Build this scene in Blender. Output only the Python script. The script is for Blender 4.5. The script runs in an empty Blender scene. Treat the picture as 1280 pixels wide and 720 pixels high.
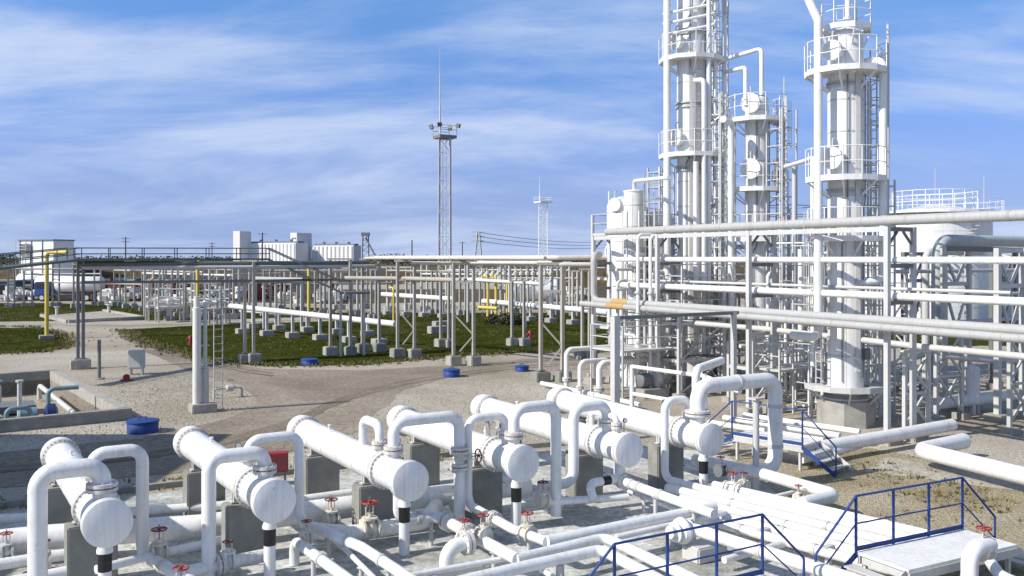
import bpy, bmesh, math, random
from mathutils import Vector, Matrix
random.seed(7)
sc = bpy.context.scene
COL = sc.collection
F, HZ, H = 1150.0, 322.0, 6.05          # focal length in photo pixels, horizon row, eye height
U = Vector((0.853, 0.522, 0)); V = Vector((-0.522, 0.853, 0)); Z = Vector((0, 0, 1))
UA = math.atan2(U.y, U.x)

def G(px, py, z=0.0):
    Y = F*(H-z)/(py-HZ); return Vector(((px-640)*Y/F, Y, z))
def D(px, py, Y): return Vector(((px-640)*Y/F, Y, H-(py-HZ)*Y/F))
def at(px, Y, z): return Vector(((px-640)*Y/F, Y, z))
def along(p, d, px):
    """distance to go from p along d to stand in picture column px"""
    k = (px-640)/F
    return (k*p.y-p.x)/(d.x-k*d.y)

# ------------------------------------------------------------------ mesh builder
class MB:
    def __init__(s): s.bm = bmesh.new()
    def ring(s, c, a, b, r, n):
        return [s.bm.verts.new(c+(a*math.cos(2*math.pi*i/n)+b*math.sin(2*math.pi*i/n))*r) for i in range(n)]
    def bridge(s, A, B):
        n = len(A)
        for i in range(n):
            s.bm.faces.new((A[i], A[(i+1) % n], B[(i+1) % n], B[i]))
    def tube(s, pts, r, n=14, bend=None, caps=True):
        pts = [Vector(p) for p in pts]
        if bend is None: bend = 2.6*r
        out = [pts[0]]
        for i in range(1, len(pts)-1):
            p = pts[i]; d1 = p-pts[i-1]; d2 = pts[i+1]-p
            l1, l2 = d1.length, d2.length; d1 = d1/l1; d2 = d2/l2
            ang = d1.angle(d2, 0)
            if ang < 0.03: out.append(p); continue
            tl = min(bend*math.tan(ang/2), .48*l1, .48*l2)
            a = p-d1*tl; b = p+d2*tl; k = .5523
            c1 = a+d1*tl*k; c2 = b-d2*tl*k
            m = 7 if n > 9 else 4
            for j in range(m+1):
                t = j/m
                out.append(a*(1-t)**3+c1*3*t*(1-t)**2+c2*3*t*t*(1-t)+b*t**3)
        out.append(pts[-1])
        pts = out
        t0 = (pts[1]-pts[0]).normalized()
        a = t0.cross(Z)
        if a.length < .01: a = Vector((1, 0, 0))
        a.normalize(); prev = None; tp = t0
        for i, p in enumerate(pts):
            if i == 0: t = t0
            elif i == len(pts)-1: t = (p-pts[i-1]).normalized()
            else:
                t = (pts[i+1]-p).normalized()+(p-pts[i-1]).normalized()
                t.normalize()
            a = tp.rotation_difference(t) @ a
            a = (a-t*a.dot(t)).normalized(); b = t.cross(a); tp = t
            R = s.ring(p, a, b, r, n)
            if prev: s.bridge(prev, R)
            elif caps: s.bm.faces.new(R)
            prev = R
        if caps: s.bm.faces.new(prev)
        return s
    def lathe(s, o, d, prof, n=28):
        o = Vector(o); d = Vector(d).normalized()
        a = d.cross(Z)
        if a.length < .01: a = Vector((1, 0, 0))
        a.normalize(); b = d.cross(a); prev = None
        for t, r in prof:
            if r < 1e-4: R = [s.bm.verts.new(o+d*t)]
            else: R = s.ring(o+d*t, a, b, r, n)
            if prev is None:
                if len(R) > 1: s.bm.faces.new(R)
            elif len(prev) == 1 and len(R) > 1:
                for i in range(n): s.bm.faces.new((prev[0], R[(i+1) % n], R[i]))
            elif len(R) == 1 and len(prev) > 1:
                for i in range(n): s.bm.faces.new((prev[i], prev[(i+1) % n], R[0]))
            else: s.bridge(prev, R)
            prev = R
        if len(prev) > 1: s.bm.faces.new(prev)
        return s
    def hexa(s, P):
        v = [s.bm.verts.new(p) for p in P]
        for q in ((0, 3, 2, 1), (4, 5, 6, 7), (0, 1, 5, 4), (1, 2, 6, 5), (2, 3, 7, 6), (3, 0, 4, 7)):
            s.bm.faces.new([v[i] for i in q])
        return s
    def box(s, c, size, rot=0.0):
        c = Vector(c); x = Vector((math.cos(rot), math.sin(rot), 0))*size[0]/2; y = Vector((-math.sin(rot), math.cos(rot), 0))*size[1]/2
        z = Z*size[2]/2
        return s.hexa([c-x-y-z, c+x-y-z, c+x+y-z, c-x+y-z, c-x-y+z, c+x-y+z, c+x+y+z, c-x+y+z])
    def beam(s, p, q, w, h=None, up=None):
        p = Vector(p); q = Vector(q); h = h or w
        d = (q-p).normalized(); up = up or Z
        if abs(d.dot(up)) > .99: up = V
        x = d.cross(up).normalized(); y = x.cross(d).normalized()
        x *= w/2; y *= h/2
        return s.hexa([p-x-y, p+x-y, p+x+y, p-x+y, q-x-y, q+x-y, q+x+y, q-x+y])
    def prism(s, poly, z0, z1):
        n = len(poly)
        A = [s.bm.verts.new((p[0], p[1], z0)) for p in poly]; B = [s.bm.verts.new((p[0], p[1], z1)) for p in poly]
        s.bm.faces.new(A[::-1]); s.bm.faces.new(B)
        for i in range(n): s.bm.faces.new((A[i], A[(i+1) % n], B[(i+1) % n], B[i]))
        return s
    def torus(s, c, ax, R, r, n=20, m=6):
        c = Vector(c); ax = Vector(ax).normalized(); a = ax.cross(Z)
        if a.length < .01: a = Vector((1, 0, 0))
        a.normalize(); b = ax.cross(a); first = prev = None
        for i in range(n):
            t = 2*math.pi*i/n; e = a*math.cos(t)+b*math.sin(t)
            Q = s.ring(c+e*R, e, ax, r, m)
            if prev: s.bridge(prev, Q)
            else: first = Q
            prev = Q
        s.bridge(prev, first)
        return s
    def arc(s, c, R, a0, a1, z, r, n=8, seg=10):
        k = max(2, int(abs(a1-a0)/(2*math.pi)*seg+.5))
        return s.tube([Vector((c[0]+R*math.cos(a0+(a1-a0)*i/k), c[1]+R*math.sin(a0+(a1-a0)*i/k), z)) for i in range(k+1)], r, n, bend=.01)
    def bolts(s, o, d, R, L, k=16, r=.016):
        d = Vector(d).normalized(); a = d.cross(Z).normalized(); b = d.cross(a)
        for i in range(k):
            e = a*math.cos(2*math.pi*i/k)+b*math.sin(2*math.pi*i/k)
            p = Vector(o)+e*R
            s.lathe(p-d*L/2, d, [(0, r), (L, r)], 6)
        return s

def base_of(bm):
    xs = [v.co for v in bm.verts]
    mn = [min(c[i] for c in xs) for i in range(3)]; mx = [max(c[i] for c in xs) for i in range(3)]
    return Vector(((mn[0]+mx[0])/2, (mn[1]+mx[1])/2, mn[2]))

def obj(name, mb, m, parent=None, loc=None, bevel=0, flat=False):
    bm = mb.bm
    bmesh.ops.recalc_face_normals(bm, faces=bm.faces)
    if bevel:
        es = [e for e in bm.edges if len(e.link_faces) == 2 and e.calc_face_angle(0) > 1.0]
        bmesh.ops.bevel(bm, geom=es, offset=bevel, segments=2, affect='EDGES', clamp_overlap=True)
    if parent is not None:
        L = parent.matrix_world.translation.copy() if False else WLOC[parent.name]
    else:
        L = Vector(loc) if loc is not None else base_of(bm)
    W = Vector(L)
    if parent is not None and parent.type == 'EMPTY' or parent is None:
        pass
    for v in bm.verts: v.co -= L
    for f in bm.faces: f.smooth = not flat
    for e in bm.edges:
        if len(e.link_faces) == 2 and e.calc_face_angle(0) > .7: e.smooth = False
    me = bpy.data.meshes.new(name); bm.to_mesh(me); bm.free()
    o = bpy.data.objects.new(name, me); COL.objects.link(o)
    me.materials.append(m)
    if parent is not None: o.parent = parent
    else: o.location = L
    WLOC[o.name] = W
    return o
WLOC = {}
def tag(o, label, cat, group=None):
    o['label'] = label; o['category'] = cat
    if group: o['group'] = group
    return o
def thing(name, label, cat, loc, group=None):
    o = bpy.data.objects.new(name, None); COL.objects.link(o); o.location = loc; o.empty_display_size = .2
    WLOC[o.name] = Vector(loc)
    return tag(o, label, cat, group)
def struct(name, mb, m, kind='structure', flat=False):
    o = obj(name, mb, m, loc=(0, 0, 0), flat=flat); o['kind'] = kind; return o

# ------------------------------------------------------------------ materials
def mat(name, col, rough=.5, metal=0.0, var=.15, scale=3.0, col2=None, bump=0.0, bscale=40.0, detail=6, thr=(.35, .7), coat=0.0):
    m = bpy.data.materials.new(name); m.use_nodes = True
    nt = m.node_tree; N = nt.nodes; Lk = nt.links
    b = N['Principled BSDF']
    b.inputs['Roughness'].default_value = rough; b.inputs['Metallic'].default_value = metal
    if coat: b.inputs['Coat Weight'].default_value = coat
    tc = N.new('ShaderNodeTexCoord'); no = N.new('ShaderNodeTexNoise')
    no.inputs['Scale'].default_value = scale; no.inputs['Detail'].default_value = detail; no.inputs['Roughness'].default_value = .62
    geo = N.new('ShaderNodeNewGeometry')
    Lk.new(geo.outputs['Position'], no.inputs['Vector'])
    rp = N.new('ShaderNodeValToRGB'); rp.color_ramp.elements[0].position = thr[0]; rp.color_ramp.elements[1].position = thr[1]
    c2 = col2 or tuple(c*(1-var) for c in col)
    rp.color_ramp.elements[0].color = (*col, 1); rp.color_ramp.elements[1].color = (*c2, 1)
    Lk.new(no.outputs['Fac'], rp.inputs['Fac']); Lk.new(rp.outputs['Color'], b.inputs['Base Color'])
    if bump:
        n2 = N.new('ShaderNodeTexNoise'); n2.inputs['Scale'].default_value = bscale; n2.inputs['Detail'].default_value = 5
        Lk.new(geo.outputs['Position'], n2.inputs['Vector'])
        bp = N.new('ShaderNodeBump'); bp.inputs['Strength'].default_value = bump; bp.inputs['Distance'].default_value = .05
        Lk.new(n2.outputs['Fac'], bp.inputs['Height']); Lk.new(bp.outputs['Normal'], b.inputs['Normal'])
    return m

def paint(name, col, rough=.4, dirt=(.5, .46, .38), amt=.22, bump=.05):
    """weathered paint: broad mottling, run-down streaks of dirt, rust specks"""
    m = bpy.data.materials.new(name); m.use_nodes = True
    nt = m.node_tree; N = nt.nodes; L = nt.links; b = N['Principled BSDF']
    geo = N.new('ShaderNodeNewGeometry')
    n1 = N.new('ShaderNodeTexNoise'); n1.inputs['Scale'].default_value = 1.7; n1.inputs['Detail'].default_value = 8; n1.inputs['Roughness'].default_value = .7
    L.new(geo.outputs['Position'], n1.inputs['Vector'])
    mp = N.new('ShaderNodeMapping'); mp.inputs['Scale'].default_value = (14, 14, .9)
    L.new(geo.outputs['Position'], mp.inputs['Vector'])
    n2 = N.new('ShaderNodeTexNoise'); n2.inputs['Scale'].default_value = 1.0; n2.inputs['Detail'].default_value = 5
    L.new(mp.outputs[0], n2.inputs['Vector'])
    mu = N.new('ShaderNodeMath'); mu.operation = 'MULTIPLY'; L.new(n1.outputs['Fac'], mu.inputs[0]); L.new(n2.outputs['Fac'], mu.inputs[1])
    mr = N.new('ShaderNodeMapRange'); mr.inputs['From Min'].default_value = .2; mr.inputs['From Max'].default_value = .42
    mr.inputs['To Max'].default_value = amt
    L.new(mu.outputs[0], mr.inputs['Value'])
    mx = N.new('ShaderNodeMix'); mx.data_type = 'RGBA'
    mx.inputs[6].default_value = (*col, 1); mx.inputs[7].default_value = (*dirt, 1)
    L.new(mr.outputs[0], mx.inputs[0])
    n3 = N.new('ShaderNodeTexNoise'); n3.inputs['Scale'].default_value = 9; n3.inputs['Detail'].default_value = 6
    L.new(geo.outputs['Position'], n3.inputs['Vector'])
    r3 = N.new('ShaderNodeMapRange'); r3.inputs['From Min'].default_value = .655; r3.inputs['From Max'].default_value = .76; r3.inputs['To Max'].default_value = .45
    L.new(n3.outputs['Fac'], r3.inputs['Value'])
    m2 = N.new('ShaderNodeMix'); m2.data_type = 'RGBA'; L.new(r3.outputs[0], m2.inputs[0]); L.new(mx.outputs[2], m2.inputs[6]); m2.inputs[7].default_value = (.3*col[0]+.12, .3*col[1]+.08, .3*col[2]+.04, 1)
    L.new(m2.outputs[2], b.inputs['Base Color'])
    rr = N.new('ShaderNodeMapRange'); rr.inputs['To Min'].default_value = rough-.08; rr.inputs['To Max'].default_value = rough+.25
    L.new(n1.outputs['Fac'], rr.inputs['Value']); L.new(rr.outputs[0], b.inputs['Roughness'])
    bp = N.new('ShaderNodeBump'); bp.inputs['Strength'].default_value = bump; bp.inputs['Distance'].default_value = .03
    L.new(n1.outputs['Fac'], bp.inputs['Height']); L.new(bp.outputs['Normal'], b.inputs['Normal'])
    return m

def ground_mat(name, cols, s1, s2, rough=.95, bump=.6, stones=None):
    """three-tone soil / gravel with big patches, small grains and pebble relief"""
    m = bpy.data.materials.new(name); m.use_nodes = True
    nt = m.node_tree; N = nt.nodes; L = nt.links; b = N['Principled BSDF']; b.inputs['Roughness'].default_value = rough
    b.inputs['Specular IOR Level'].default_value = .25
    geo = N.new('ShaderNodeNewGeometry')
    n1 = N.new('ShaderNodeTexNoise'); n1.inputs['Scale'].default_value = s1; n1.inputs['Detail'].default_value = 7; n1.inputs['Roughness'].default_value = .65; n1.inputs['Distortion'].default_value = .6
    n2 = N.new('ShaderNodeTexNoise'); n2.inputs['Scale'].default_value = s2; n2.inputs['Detail'].default_value = 4; n2.inputs['Roughness'].default_value = .7
    for n in (n1, n2): L.new(geo.outputs['Position'], n.inputs['Vector'])
    r1 = N.new('ShaderNodeValToRGB'); e = r1.color_ramp.elements
    e[0].position = .36; e[1].position = .66; e[0].color = (*cols[0], 1); e[1].color = (*cols[2], 1)
    q = e.new(.5); q.color = (*cols[1], 1)
    L.new(n1.outputs['Fac'], r1.inputs['Fac'])
    r2 = N.new('ShaderNodeMapRange'); r2.inputs['From Min'].default_value = .3; r2.inputs['From Max'].default_value = .7; r2.inputs['To Min'].default_value = .6; r2.inputs['To Max'].default_value = 1.4
    L.new(n2.outputs['Fac'], r2.inputs['Value'])
    vm = N.new('ShaderNodeVectorMath'); vm.operation = 'SCALE'
    L.new(r1.outputs['Color'], vm.inputs[0]); L.new(r2.outputs[0], vm.inputs['Scale'])
    L.new(vm.outputs[0], b.inputs['Base Color'])
    h = n2.outputs['Fac']
    if stones:
        vo = N.new('ShaderNodeTexVoronoi'); vo.inputs['Scale'].default_value = stones
        L.new(geo.outputs['Position'], vo.inputs['Vector'])
        ad = N.new('ShaderNodeMath'); ad.operation = 'SUBTRACT'; L.new(n2.outputs['Fac'], ad.inputs[0]); L.new(vo.outputs['Distance'], ad.inputs[1]); h = ad.outputs[0]
        hs = N.new('ShaderNodeMix'); hs.data_type = 'RGBA'; hs.blend_type = 'OVERLAY'; hs.inputs[0].default_value = .16
        sp = N.new('ShaderNodeSeparateColor'); L.new(vo.outputs['Color'], sp.inputs[0])
        L.new(vm.outputs[0], hs.inputs[6]); L.new(sp.outputs[0], hs.inputs[7]); L.new(hs.outputs[2], b.inputs['Base Color'])
    bp = N.new('ShaderNodeBump'); bp.inputs['Strength'].default_value = bump; bp.inputs['Distance'].default_value = .08
    L.new(h, bp.inputs['Height']); L.new(bp.outputs['Normal'], b.inputs['Normal'])
    return m

FLG = paint('rust_bled_flange_paint', (.62, .60, .56), .5, dirt=(.24, .13, .06), amt=.55, bump=.15)
DUCT = paint('weathered_shade_toned_duct', (.42, .45, .44), .5, dirt=(.2, .21, .2), amt=.4)  # grey-teal base carries the duct's shaded tone; dirt streaks lie over it
WHITE = paint('white_paint', (.77, .77, .755), .38, amt=.46, dirt=(.46, .40, .31))
OFFWH = paint('offwhite_paint', (.70, .69, .65), .45, amt=.35)
GREY = paint('grey_steel_paint', (.50, .50, .48), .5, dirt=(.30, .27, .22), amt=.4)
LGREY = paint('pale_grey_paint', (.54, .54, .52), .45, dirt=(.36, .32, .26), amt=.35)
PIPEG = paint('grey_pipe_paint', (.41, .41, .395), .5, dirt=(.29, .275, .24), amt=.5)
DGREY = paint('dark_grey_steel', (.17, .18, .18), .5, dirt=(.1, .09, .08), amt=.3)
DGREEN = paint('dark_green_steel', (.13, .15, .13), .5, dirt=(.05, .05, .045), amt=.3)
ALU = mat('aluminium_jacket', (.74, .75, .76), .36, .35, var=.1, scale=1.2, bump=.06, bscale=6)
BLUE = paint('blue_paint', (.010, .05, .235), .5, dirt=(.05, .07, .13), amt=.6)
DBLUE = paint('dark_blue_paint', (.012, .03, .13), .45, dirt=(.03, .04, .08), amt=.4)
RED = paint('red_paint', (.30, .022, .022), .45, dirt=(.2, .05, .04), amt=.4)
MAROON = paint('maroon_paint', (.16, .025, .03), .5, dirt=(.1, .04, .03), amt=.4)
YELLOW = paint('yellow_paint', (.62, .48, .09), .5, dirt=(.4, .28, .08), amt=.4)
ORANGE = paint('orange_wrap', (.44, .27, .10), .65, dirt=(.42, .36, .26), amt=.5)
BLACK = mat('black_paint', (.012, .012, .013), .45, var=.3)
TAUPE = paint('taupe_steel_paint', (.40, .375, .325), .55, dirt=(.25, .2, .15), amt=.5)
BEIGE = paint('beige_pipe_paint', (.56, .53, .47), .5, dirt=(.3, .25, .18), amt=.5)
CREAM = paint('cream_valve_paint', (.66, .63, .54), .5, dirt=(.3, .22, .12), amt=.6, bump=.15)
CONC = mat('concrete', (.40, .38, .34), .9, var=.3, scale=2.2, bump=.25, bscale=30)
CONCD = mat('grey_concrete', (.30, .30, .27), .9, var=.35, scale=1.8, bump=.3, bscale=25)
BOLT = mat('steel_bolts', (.33, .32, .30), .5, .6, var=.3, scale=20)
TEAL = paint('teal_machine', (.17, .27, .31), .5, dirt=(.06, .12, .13), amt=.4)
BLDW = mat('white_cladding', (.78, .77, .74), .7, var=.15, scale=.08)
BLDG = mat('slate_cladding', (.14, .17, .21), .7, var=.15, scale=.1)
RUST = mat('rusty_iron', (.20, .075, .035), .85, var=.5, scale=.8)
RUBBER = mat('rubber', (.02, .02, .02), .8, var=.2)
GLASSM = mat('dark_glass', (.03, .04, .05), .12, var=.1)
WOODP = mat('dark_pole_wood', (.10, .08, .07), .85, var=.3)
LEAF = mat('dry_foliage', (.07, .075, .03), .9, var=.5, scale=.6)

GRAVEL = ground_mat('gravel', [(.32, .275, .205), (.40, .355, .285), (.485, .445, .375)], .11, 9, stones=24, bump=.5)
ROAD = ground_mat('dirt_road', [(.20, .165, .125), (.255, .215, .165), (.32, .275, .22)], .16, 5, bump=.35)
GRASS = ground_mat('turf', [(.030, .039, .004), (.040, .047, .006), (.065, .062, .016)], .16, 1.6, bump=.2)
GRASS.node_tree.nodes['Principled BSDF'].inputs['Specular IOR Level'].default_value = .02
FIELD = ground_mat('brown_field', [(.050, .040, .018), (.085, .062, .030), (.125, .088, .045)], .02, .7, bump=.5)
PLAIN = ground_mat('far_plain', [(.065, .055, .025), (.10, .07, .034), (.12, .085, .05)], .006, .15, bump=.3)
SLAB = ground_mat('yard_concrete', [(.30, .30, .27), (.47, .47, .44), (.62, .62, .59)], .42, 6, bump=.25)
PATH = ground_mat('pale_path', [(.30, .27, .21), (.36, .33, .27), (.42, .39, .33)], .3, 6, bump=.3)
TAN = ground_mat('tan_gravel', [(.27, .22, .13), (.35, .295, .19), (.43, .375, .27)], .35, 10, stones=24, bump=.6)
DARKG = ground_mat('shade_dark_soil', [(.030, .025, .018), (.05, .04, .028), (.085, .07, .05)], .05, 1.2, bump=.4)  # very dark soil tone with the far yard's shadows put into it
STRAW = mat('straw_grass', (.22, .18, .07), .9, var=.6, scale=1.5, col2=(.07, .085, .02))
GAUGE = mat('gauge_face', (.85, .85, .82), .3, var=.05)
# ------------------------------------------------------------------ ground
PA = G(147, 511, .4); PA.z = 0; PB = G(62, 464, .4); PB.z = 0
pdir = (PB-PA).normalized(); pleft = Vector((-pdir.y, pdir.x, 0))
PD = PA+pleft*11; PC = PB+pleft*11                    # the sunk basin: PA front right, PB back right
g = MB()
big = 9000
inner = [PD, PA, PB, PC]; outer = [Vector((-900, -60, 0)), Vector((900, -60, 0)), Vector((900, 150, 0)), Vector((-900, 150, 0))]
iv = [g.bm.verts.new(p) for p in inner]; ov = [g.bm.verts.new(p) for p in outer]
for i in range(4): g.bm.faces.new((ov[i], ov[(i+1) % 4], iv[(i+1) % 4], iv[i]))
fl = [g.bm.verts.new(p-Z*.7) for p in inner]
for i in range(4): g.bm.faces.new((iv[i], iv[(i+1) % 4], fl[(i+1) % 4], fl[i]))
g.bm.faces.new(fl)
struct('ground', g, GRAVEL)
g = MB()
vv = [g.bm.verts.new(p) for p in ((-big, 149.5, -.02), (big, 149.5, -.02), (big, big, -.02), (-big, big, -.02))]
g.bm.faces.new(vv); struct('far_plain', g, PLAIN)

def sheet(name, poly, z, m, kind='structure', jag=0.0, step=1.2):
    pts = [G(*p) if len(p) == 2 else Vector(p) for p in poly]
    out = []
    for i, p in enumerate(pts):
        q = pts[(i+1) % len(pts)]; k = max(1, int((q-p).length/step)) if jag else 1
        for j in range(k):
            r = p.lerp(q, j/k)
            if jag: r += Vector((random.uniform(-jag, jag), random.uniform(-jag, jag), 0))
            out.append(r)
    mb = MB(); mb.bm.faces.new([mb.bm.verts.new((p.x, p.y, z)) for p in out])
    bmesh.ops.triangulate(mb.bm, faces=mb.bm.faces)
    return struct(name, mb, m, kind)
sheet('road', [(-90, 577), (0, 565), (180, 548), (285, 524), (322, 505), (305, 482), (240, 466), (185, 441), (150, 420), (188, 413), (262, 450), (330, 461), (450, 463), (560, 457), (660, 449), (760, 447), (760, 461), (640, 465), (560, 472), (505, 487), (480, 508), (446, 540), (380, 562), (240, 590), (100, 603), (-90, 617)], .008, ROAD, jag=.12)
sheet('field', [(-1400, 377), (-200, 377), (160, 376), (420, 380), (700, 376), (1000, 372), (2400, 372), (1500, 335), (-900, 335)], .012, FIELD, jag=.5, step=6)
sheet('field', [(-700, 362), (300, 362), (1500, 360), (1100, 349), (-300, 349)], .016, PATH, jag=.5, step=8)
sheet('yard_shade_strip', [(-260, 376), (430, 376), (400, 352), (-160, 352)], .02, DARKG, jag=.4, step=4)  # dark strip painting in the shadows and dark vehicles of the far yard
sheet('path', [(-300, 408), (0, 406.5), (140, 407), (262, 404.5), (420, 399), (420, 396.5), (250, 401), (0, 403), (-300, 404)], .02, PATH, jag=.08)
sheet('path', [(420, 390), (600, 389), (760, 387), (1000, 389), (1400, 391), (1400, 387), (1000, 385.5), (760, 384), (600, 385.5), (420, 386.5)], .02, PATH, jag=.08)
sheet('yard_slab', [(-140, 660), (230, 613), (450, 588), (640, 566), (760, 556), (905, 566), (965, 612), (1080, 722), (1180, 830), (-200, 830)], .008, SLAB)
sheet('gravel_bed', [(1000, 575), (1085, 560), (1150, 572), (1300, 606), (1500, 660), (1500, 800), (1120, 800), (1055, 690), (985, 622)], .012, TAN, jag=.05, step=.5)
sheet('path', [(1080, 590), (1300, 618), (1300, 606), (1170, 580), (1110, 572)], .018, PATH, jag=.03, step=.5)

def lawn(name, poly, n):
    """short turf: a sheet with a ragged edge and thousands of small blades"""
    pts = [G(*p) for p in poly]
    o = sheet(name, [tuple(p) for p in pts], .014, GRASS, 'stuff', jag=.25, step=1.0)
    o.name = name
    from mathutils.geometry import tessellate_polygon
    tris = tessellate_polygon([pts]); areas = [((pts[b]-pts[a]).cross(pts[c]-pts[a])).length for a, b, c in tris]
    me = o.data; bm = bmesh.new(); bm.from_mesh(me)
    for (a, b, c) in random.choices(tris, weights=areas, k=n):
        r1, r2 = math.sqrt(random.random()), random.random()
        p = pts[a]*(1-r1)+pts[b]*(r1*(1-r2))+pts[c]*(r1*r2)
        h = random.uniform(.02, .05); w = random.uniform(.03, .07); t = random.uniform(0, 6.28)
        e = Vector((math.cos(t), math.sin(t), 0))*w; l = Vector((random.uniform(-.06, .06), random.uniform(-.06, .06), h))
        p = Vector((p.x, p.y, .01))
        bm.faces.new([bm.verts.new(p-e), bm.verts.new(p+e), bm.verts.new(p+l)])
    bm.to_mesh(me); bm.free()
lawn('grass', [(-120, 409), (55, 410), (78, 417), (93, 432), (60, 440), (-120, 446)], 9000)
lawn('grass', [(-160, 379), (60, 379), (200, 383), (420, 385), (420, 395), (250, 400), (0, 402), (-160, 402.5)], 14000)
lawn('grass', [(150, 412), (255, 407), (420, 401), (420, 391), (760, 391), (760, 440), (650, 441), (560, 447), (455, 456), (330, 458), (245, 448), (185, 431)], 40000)
lawn('grass', [(790, 392), (1400, 394), (1400, 433), (1080, 432), (900, 436), (790, 436)], 14000)

# kerb that closes the exchanger yard
k = MB()
kp = [G(-140, 652), G(230, 607), G(450, 583), G(640, 562), G(760, 552)]
for a, b in zip(kp, kp[1:]): k.beam(a+Z*.07, b+Z*.07, .18, .16)
struct('kerb', k, CONCD)

# ------------------------------------------------------------------ basin on the left
t = thing('concrete_basin', 'sunken concrete basin with low walls, in shade at the left edge', 'basin', (PA+PD)/2)
w = .42
for p, q in ((PA-pleft*w/2+pdir*-.0, PB-pleft*w/2),):
    obj('wall', MB().beam(p-Z*.12+pleft*w/2*0, q-Z*.12, w, 1.1), CONC, t, bevel=.03)
for p, q in ((PA-pdir*w/2-pleft*w, PD-pdir*w/2), (PB+pdir*w/2-pleft*w, PC+pdir*w/2)):
    obj('wall', MB().beam(p-Z*.12, q-Z*.12, w, 1.1), CONCD, t, bevel=.03)
# pipes and machines inside
def ipt(a, b, z): return PA+pdir*a+pleft*b+Z*z
tag(obj('pipe_run', MB().tube([ipt(11.5, .85, -.6), ipt(11.5, .85, .05), ipt(3.5, .85, -.15), ipt(3.5, .85, -.6)], .11, 12), LGREY), 'pale pipe running along the inner wall of the concrete basin', 'pipe')
tag(obj('pipe_run', MB().tube([ipt(11, 2.6, -.6), ipt(11, 2.6, .4), ipt(11, 6, .4), ipt(11, 6, -.6)], .12, 12), LGREY), 'short pale pipe bridge at the back of the basin', 'pipe')
p = ipt(7.5, 4.3, -.68)
t = thing('pump_unit', 'teal pump with motor standing in the concrete basin', 'pump', p)
obj('base', MB().box(p+Z*.1, (2.2, 1.0, .2), UA), CONCD, t, bevel=.02)
obj('motor', MB().lathe(p+Z*.65-U*.9, U, [(0, .25), (.05, .34), (.8, .34), (.85, .2)], 16), TEAL, t)
obj('casing', MB().lathe(p+Z*.65+U*.25, U, [(0, .2), (.1, .42), (.5, .42), (.6, .2)], 18), TEAL, t)
obj('outlet', MB().tube([p+Z*.65+U*.5, p+Z*1.5+U*.5, p+Z*1.5+U*1.4], .1, 10), TEAL, t)
p = ipt(6, 6.0, -.68)
t = thing('vertical_tank', 'light blue upright tank at the left edge of the basin', 'tank', p)
obj('body', MB().lathe(p, Z, [(0, .6), (1.5, .6), (1.65, .5), (1.72, .2), (1.73, 0)], 20), TEAL, t)
obj('flange', MB().lathe(p+Z*1.7, Z, [(0, .16), (.2, .16), (.2, .22), (.26, .22)], 14), LGREY, t)
for lab, a, b in (('slim white standpipe nearest the basin corner', 7, 2.3), ('slim white standpipe beside the pump in the basin', 5.2, 3.4)):
    p = ipt(a, b, -.68)
    tag(obj('standpipe', MB().lathe(p, Z, [(0, .18), (.05, .18), (.05, .09), (1.5, .09), (1.5, .15), (1.58, .15)], 12), LGREY), lab, 'pipe')
p = ipt(12.8, 3.4, 0)
t = thing('guard_rail', 'thin steel guard rail behind the concrete basin', 'railing', p)
for i in range(3): obj('post', MB().tube([p+pleft*i*2, p+pleft*i*2+Z*1.0], .03, 8), DGREY, t)
for z in (.55, 1.0): obj('rail', MB().tube([p+Z*z, p+pleft*4+Z*z], .025, 8), DGREY, t)
# small yard things on the gravel
def drum(px, py, r, h, lab):
    p = G(px, py); t = thing('blue_tank_lid', lab, 'tank lid', p, 'round blue tank lids')
    obj('body', MB().lathe(p, Z, [(0, r), (h-.03, r), (h, r-.02)], 24), BLUE, t)
    obj('lid', MB().lathe(p+Z*h, Z, [(0, r+.03), (.05, r+.03), (.07, r-.03), (.08, 0)], 24), BLUE, t)
    obj('lid_handle', MB().tube([p+Z*(h+.05)-U*.12, p+Z*(h+.16)-U*.12, p+Z*(h+.16)+U*.12, p+Z*(h+.05)+U*.12], .015, 6), BLUE, t)
drum(178.5, 540, .52, .36, 'largest round blue tank lid, on gravel beside the basin')
drum(387, 456.5, .47, .30, 'round blue tank lid at the edge of the grass')
drum(564.5, 471, .42, .33, 'round blue tank lid on gravel before the rack footings')
drum(652.5, 464, .36, .24, 'smallest blue tank lid, beside the right-hand rack')
p = G(171, 468); t = thing('electrical_cabinet', 'grey electrical cabinet on legs by the gravel track', 'cabinet', p)
obj('body', MB().box(p+Z*.78, (.75, .5, .95), UA*.3), LGREY, t, bevel=.02)
obj('door', MB().box(p+Z*.78-Vector((0, .27, 0)), (.6, .03, .8), UA*.3), GREY, t, bevel=.01)
for s in (-.3, .3): obj('leg', MB().box(p+Vector((s, 0, .16)), (.06, .4, .32), UA*.3), GREY, t)
p = G(158, 476); t = thing('red_hydrant_cover', 'low red hydrant cover in front of the grey cabinet', 'hydrant', p)
obj('base', MB().lathe(p, Z, [(0, .3), (.06, .3), (.08, .24)], 14), RED, t)
obj('cap', MB().lathe(p+Z*.06, Z, [(0, .16), (.2, .16), (.26, .08), (.27, 0)], 12), RED, t)
p = G(124, 474); t = thing('metal_post', 'dark slim post standing alone between cabinet and basin', 'post', p)
obj('pole', MB().lathe(p, Z, [(0, .085), (1.95, .085), (1.98, .0)], 12), DGREY, t)
obj('base_plate', MB().lathe(p, Z, [(0, .28), (.06, .26), (.08, .12)], 14), CONCD, t)
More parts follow.
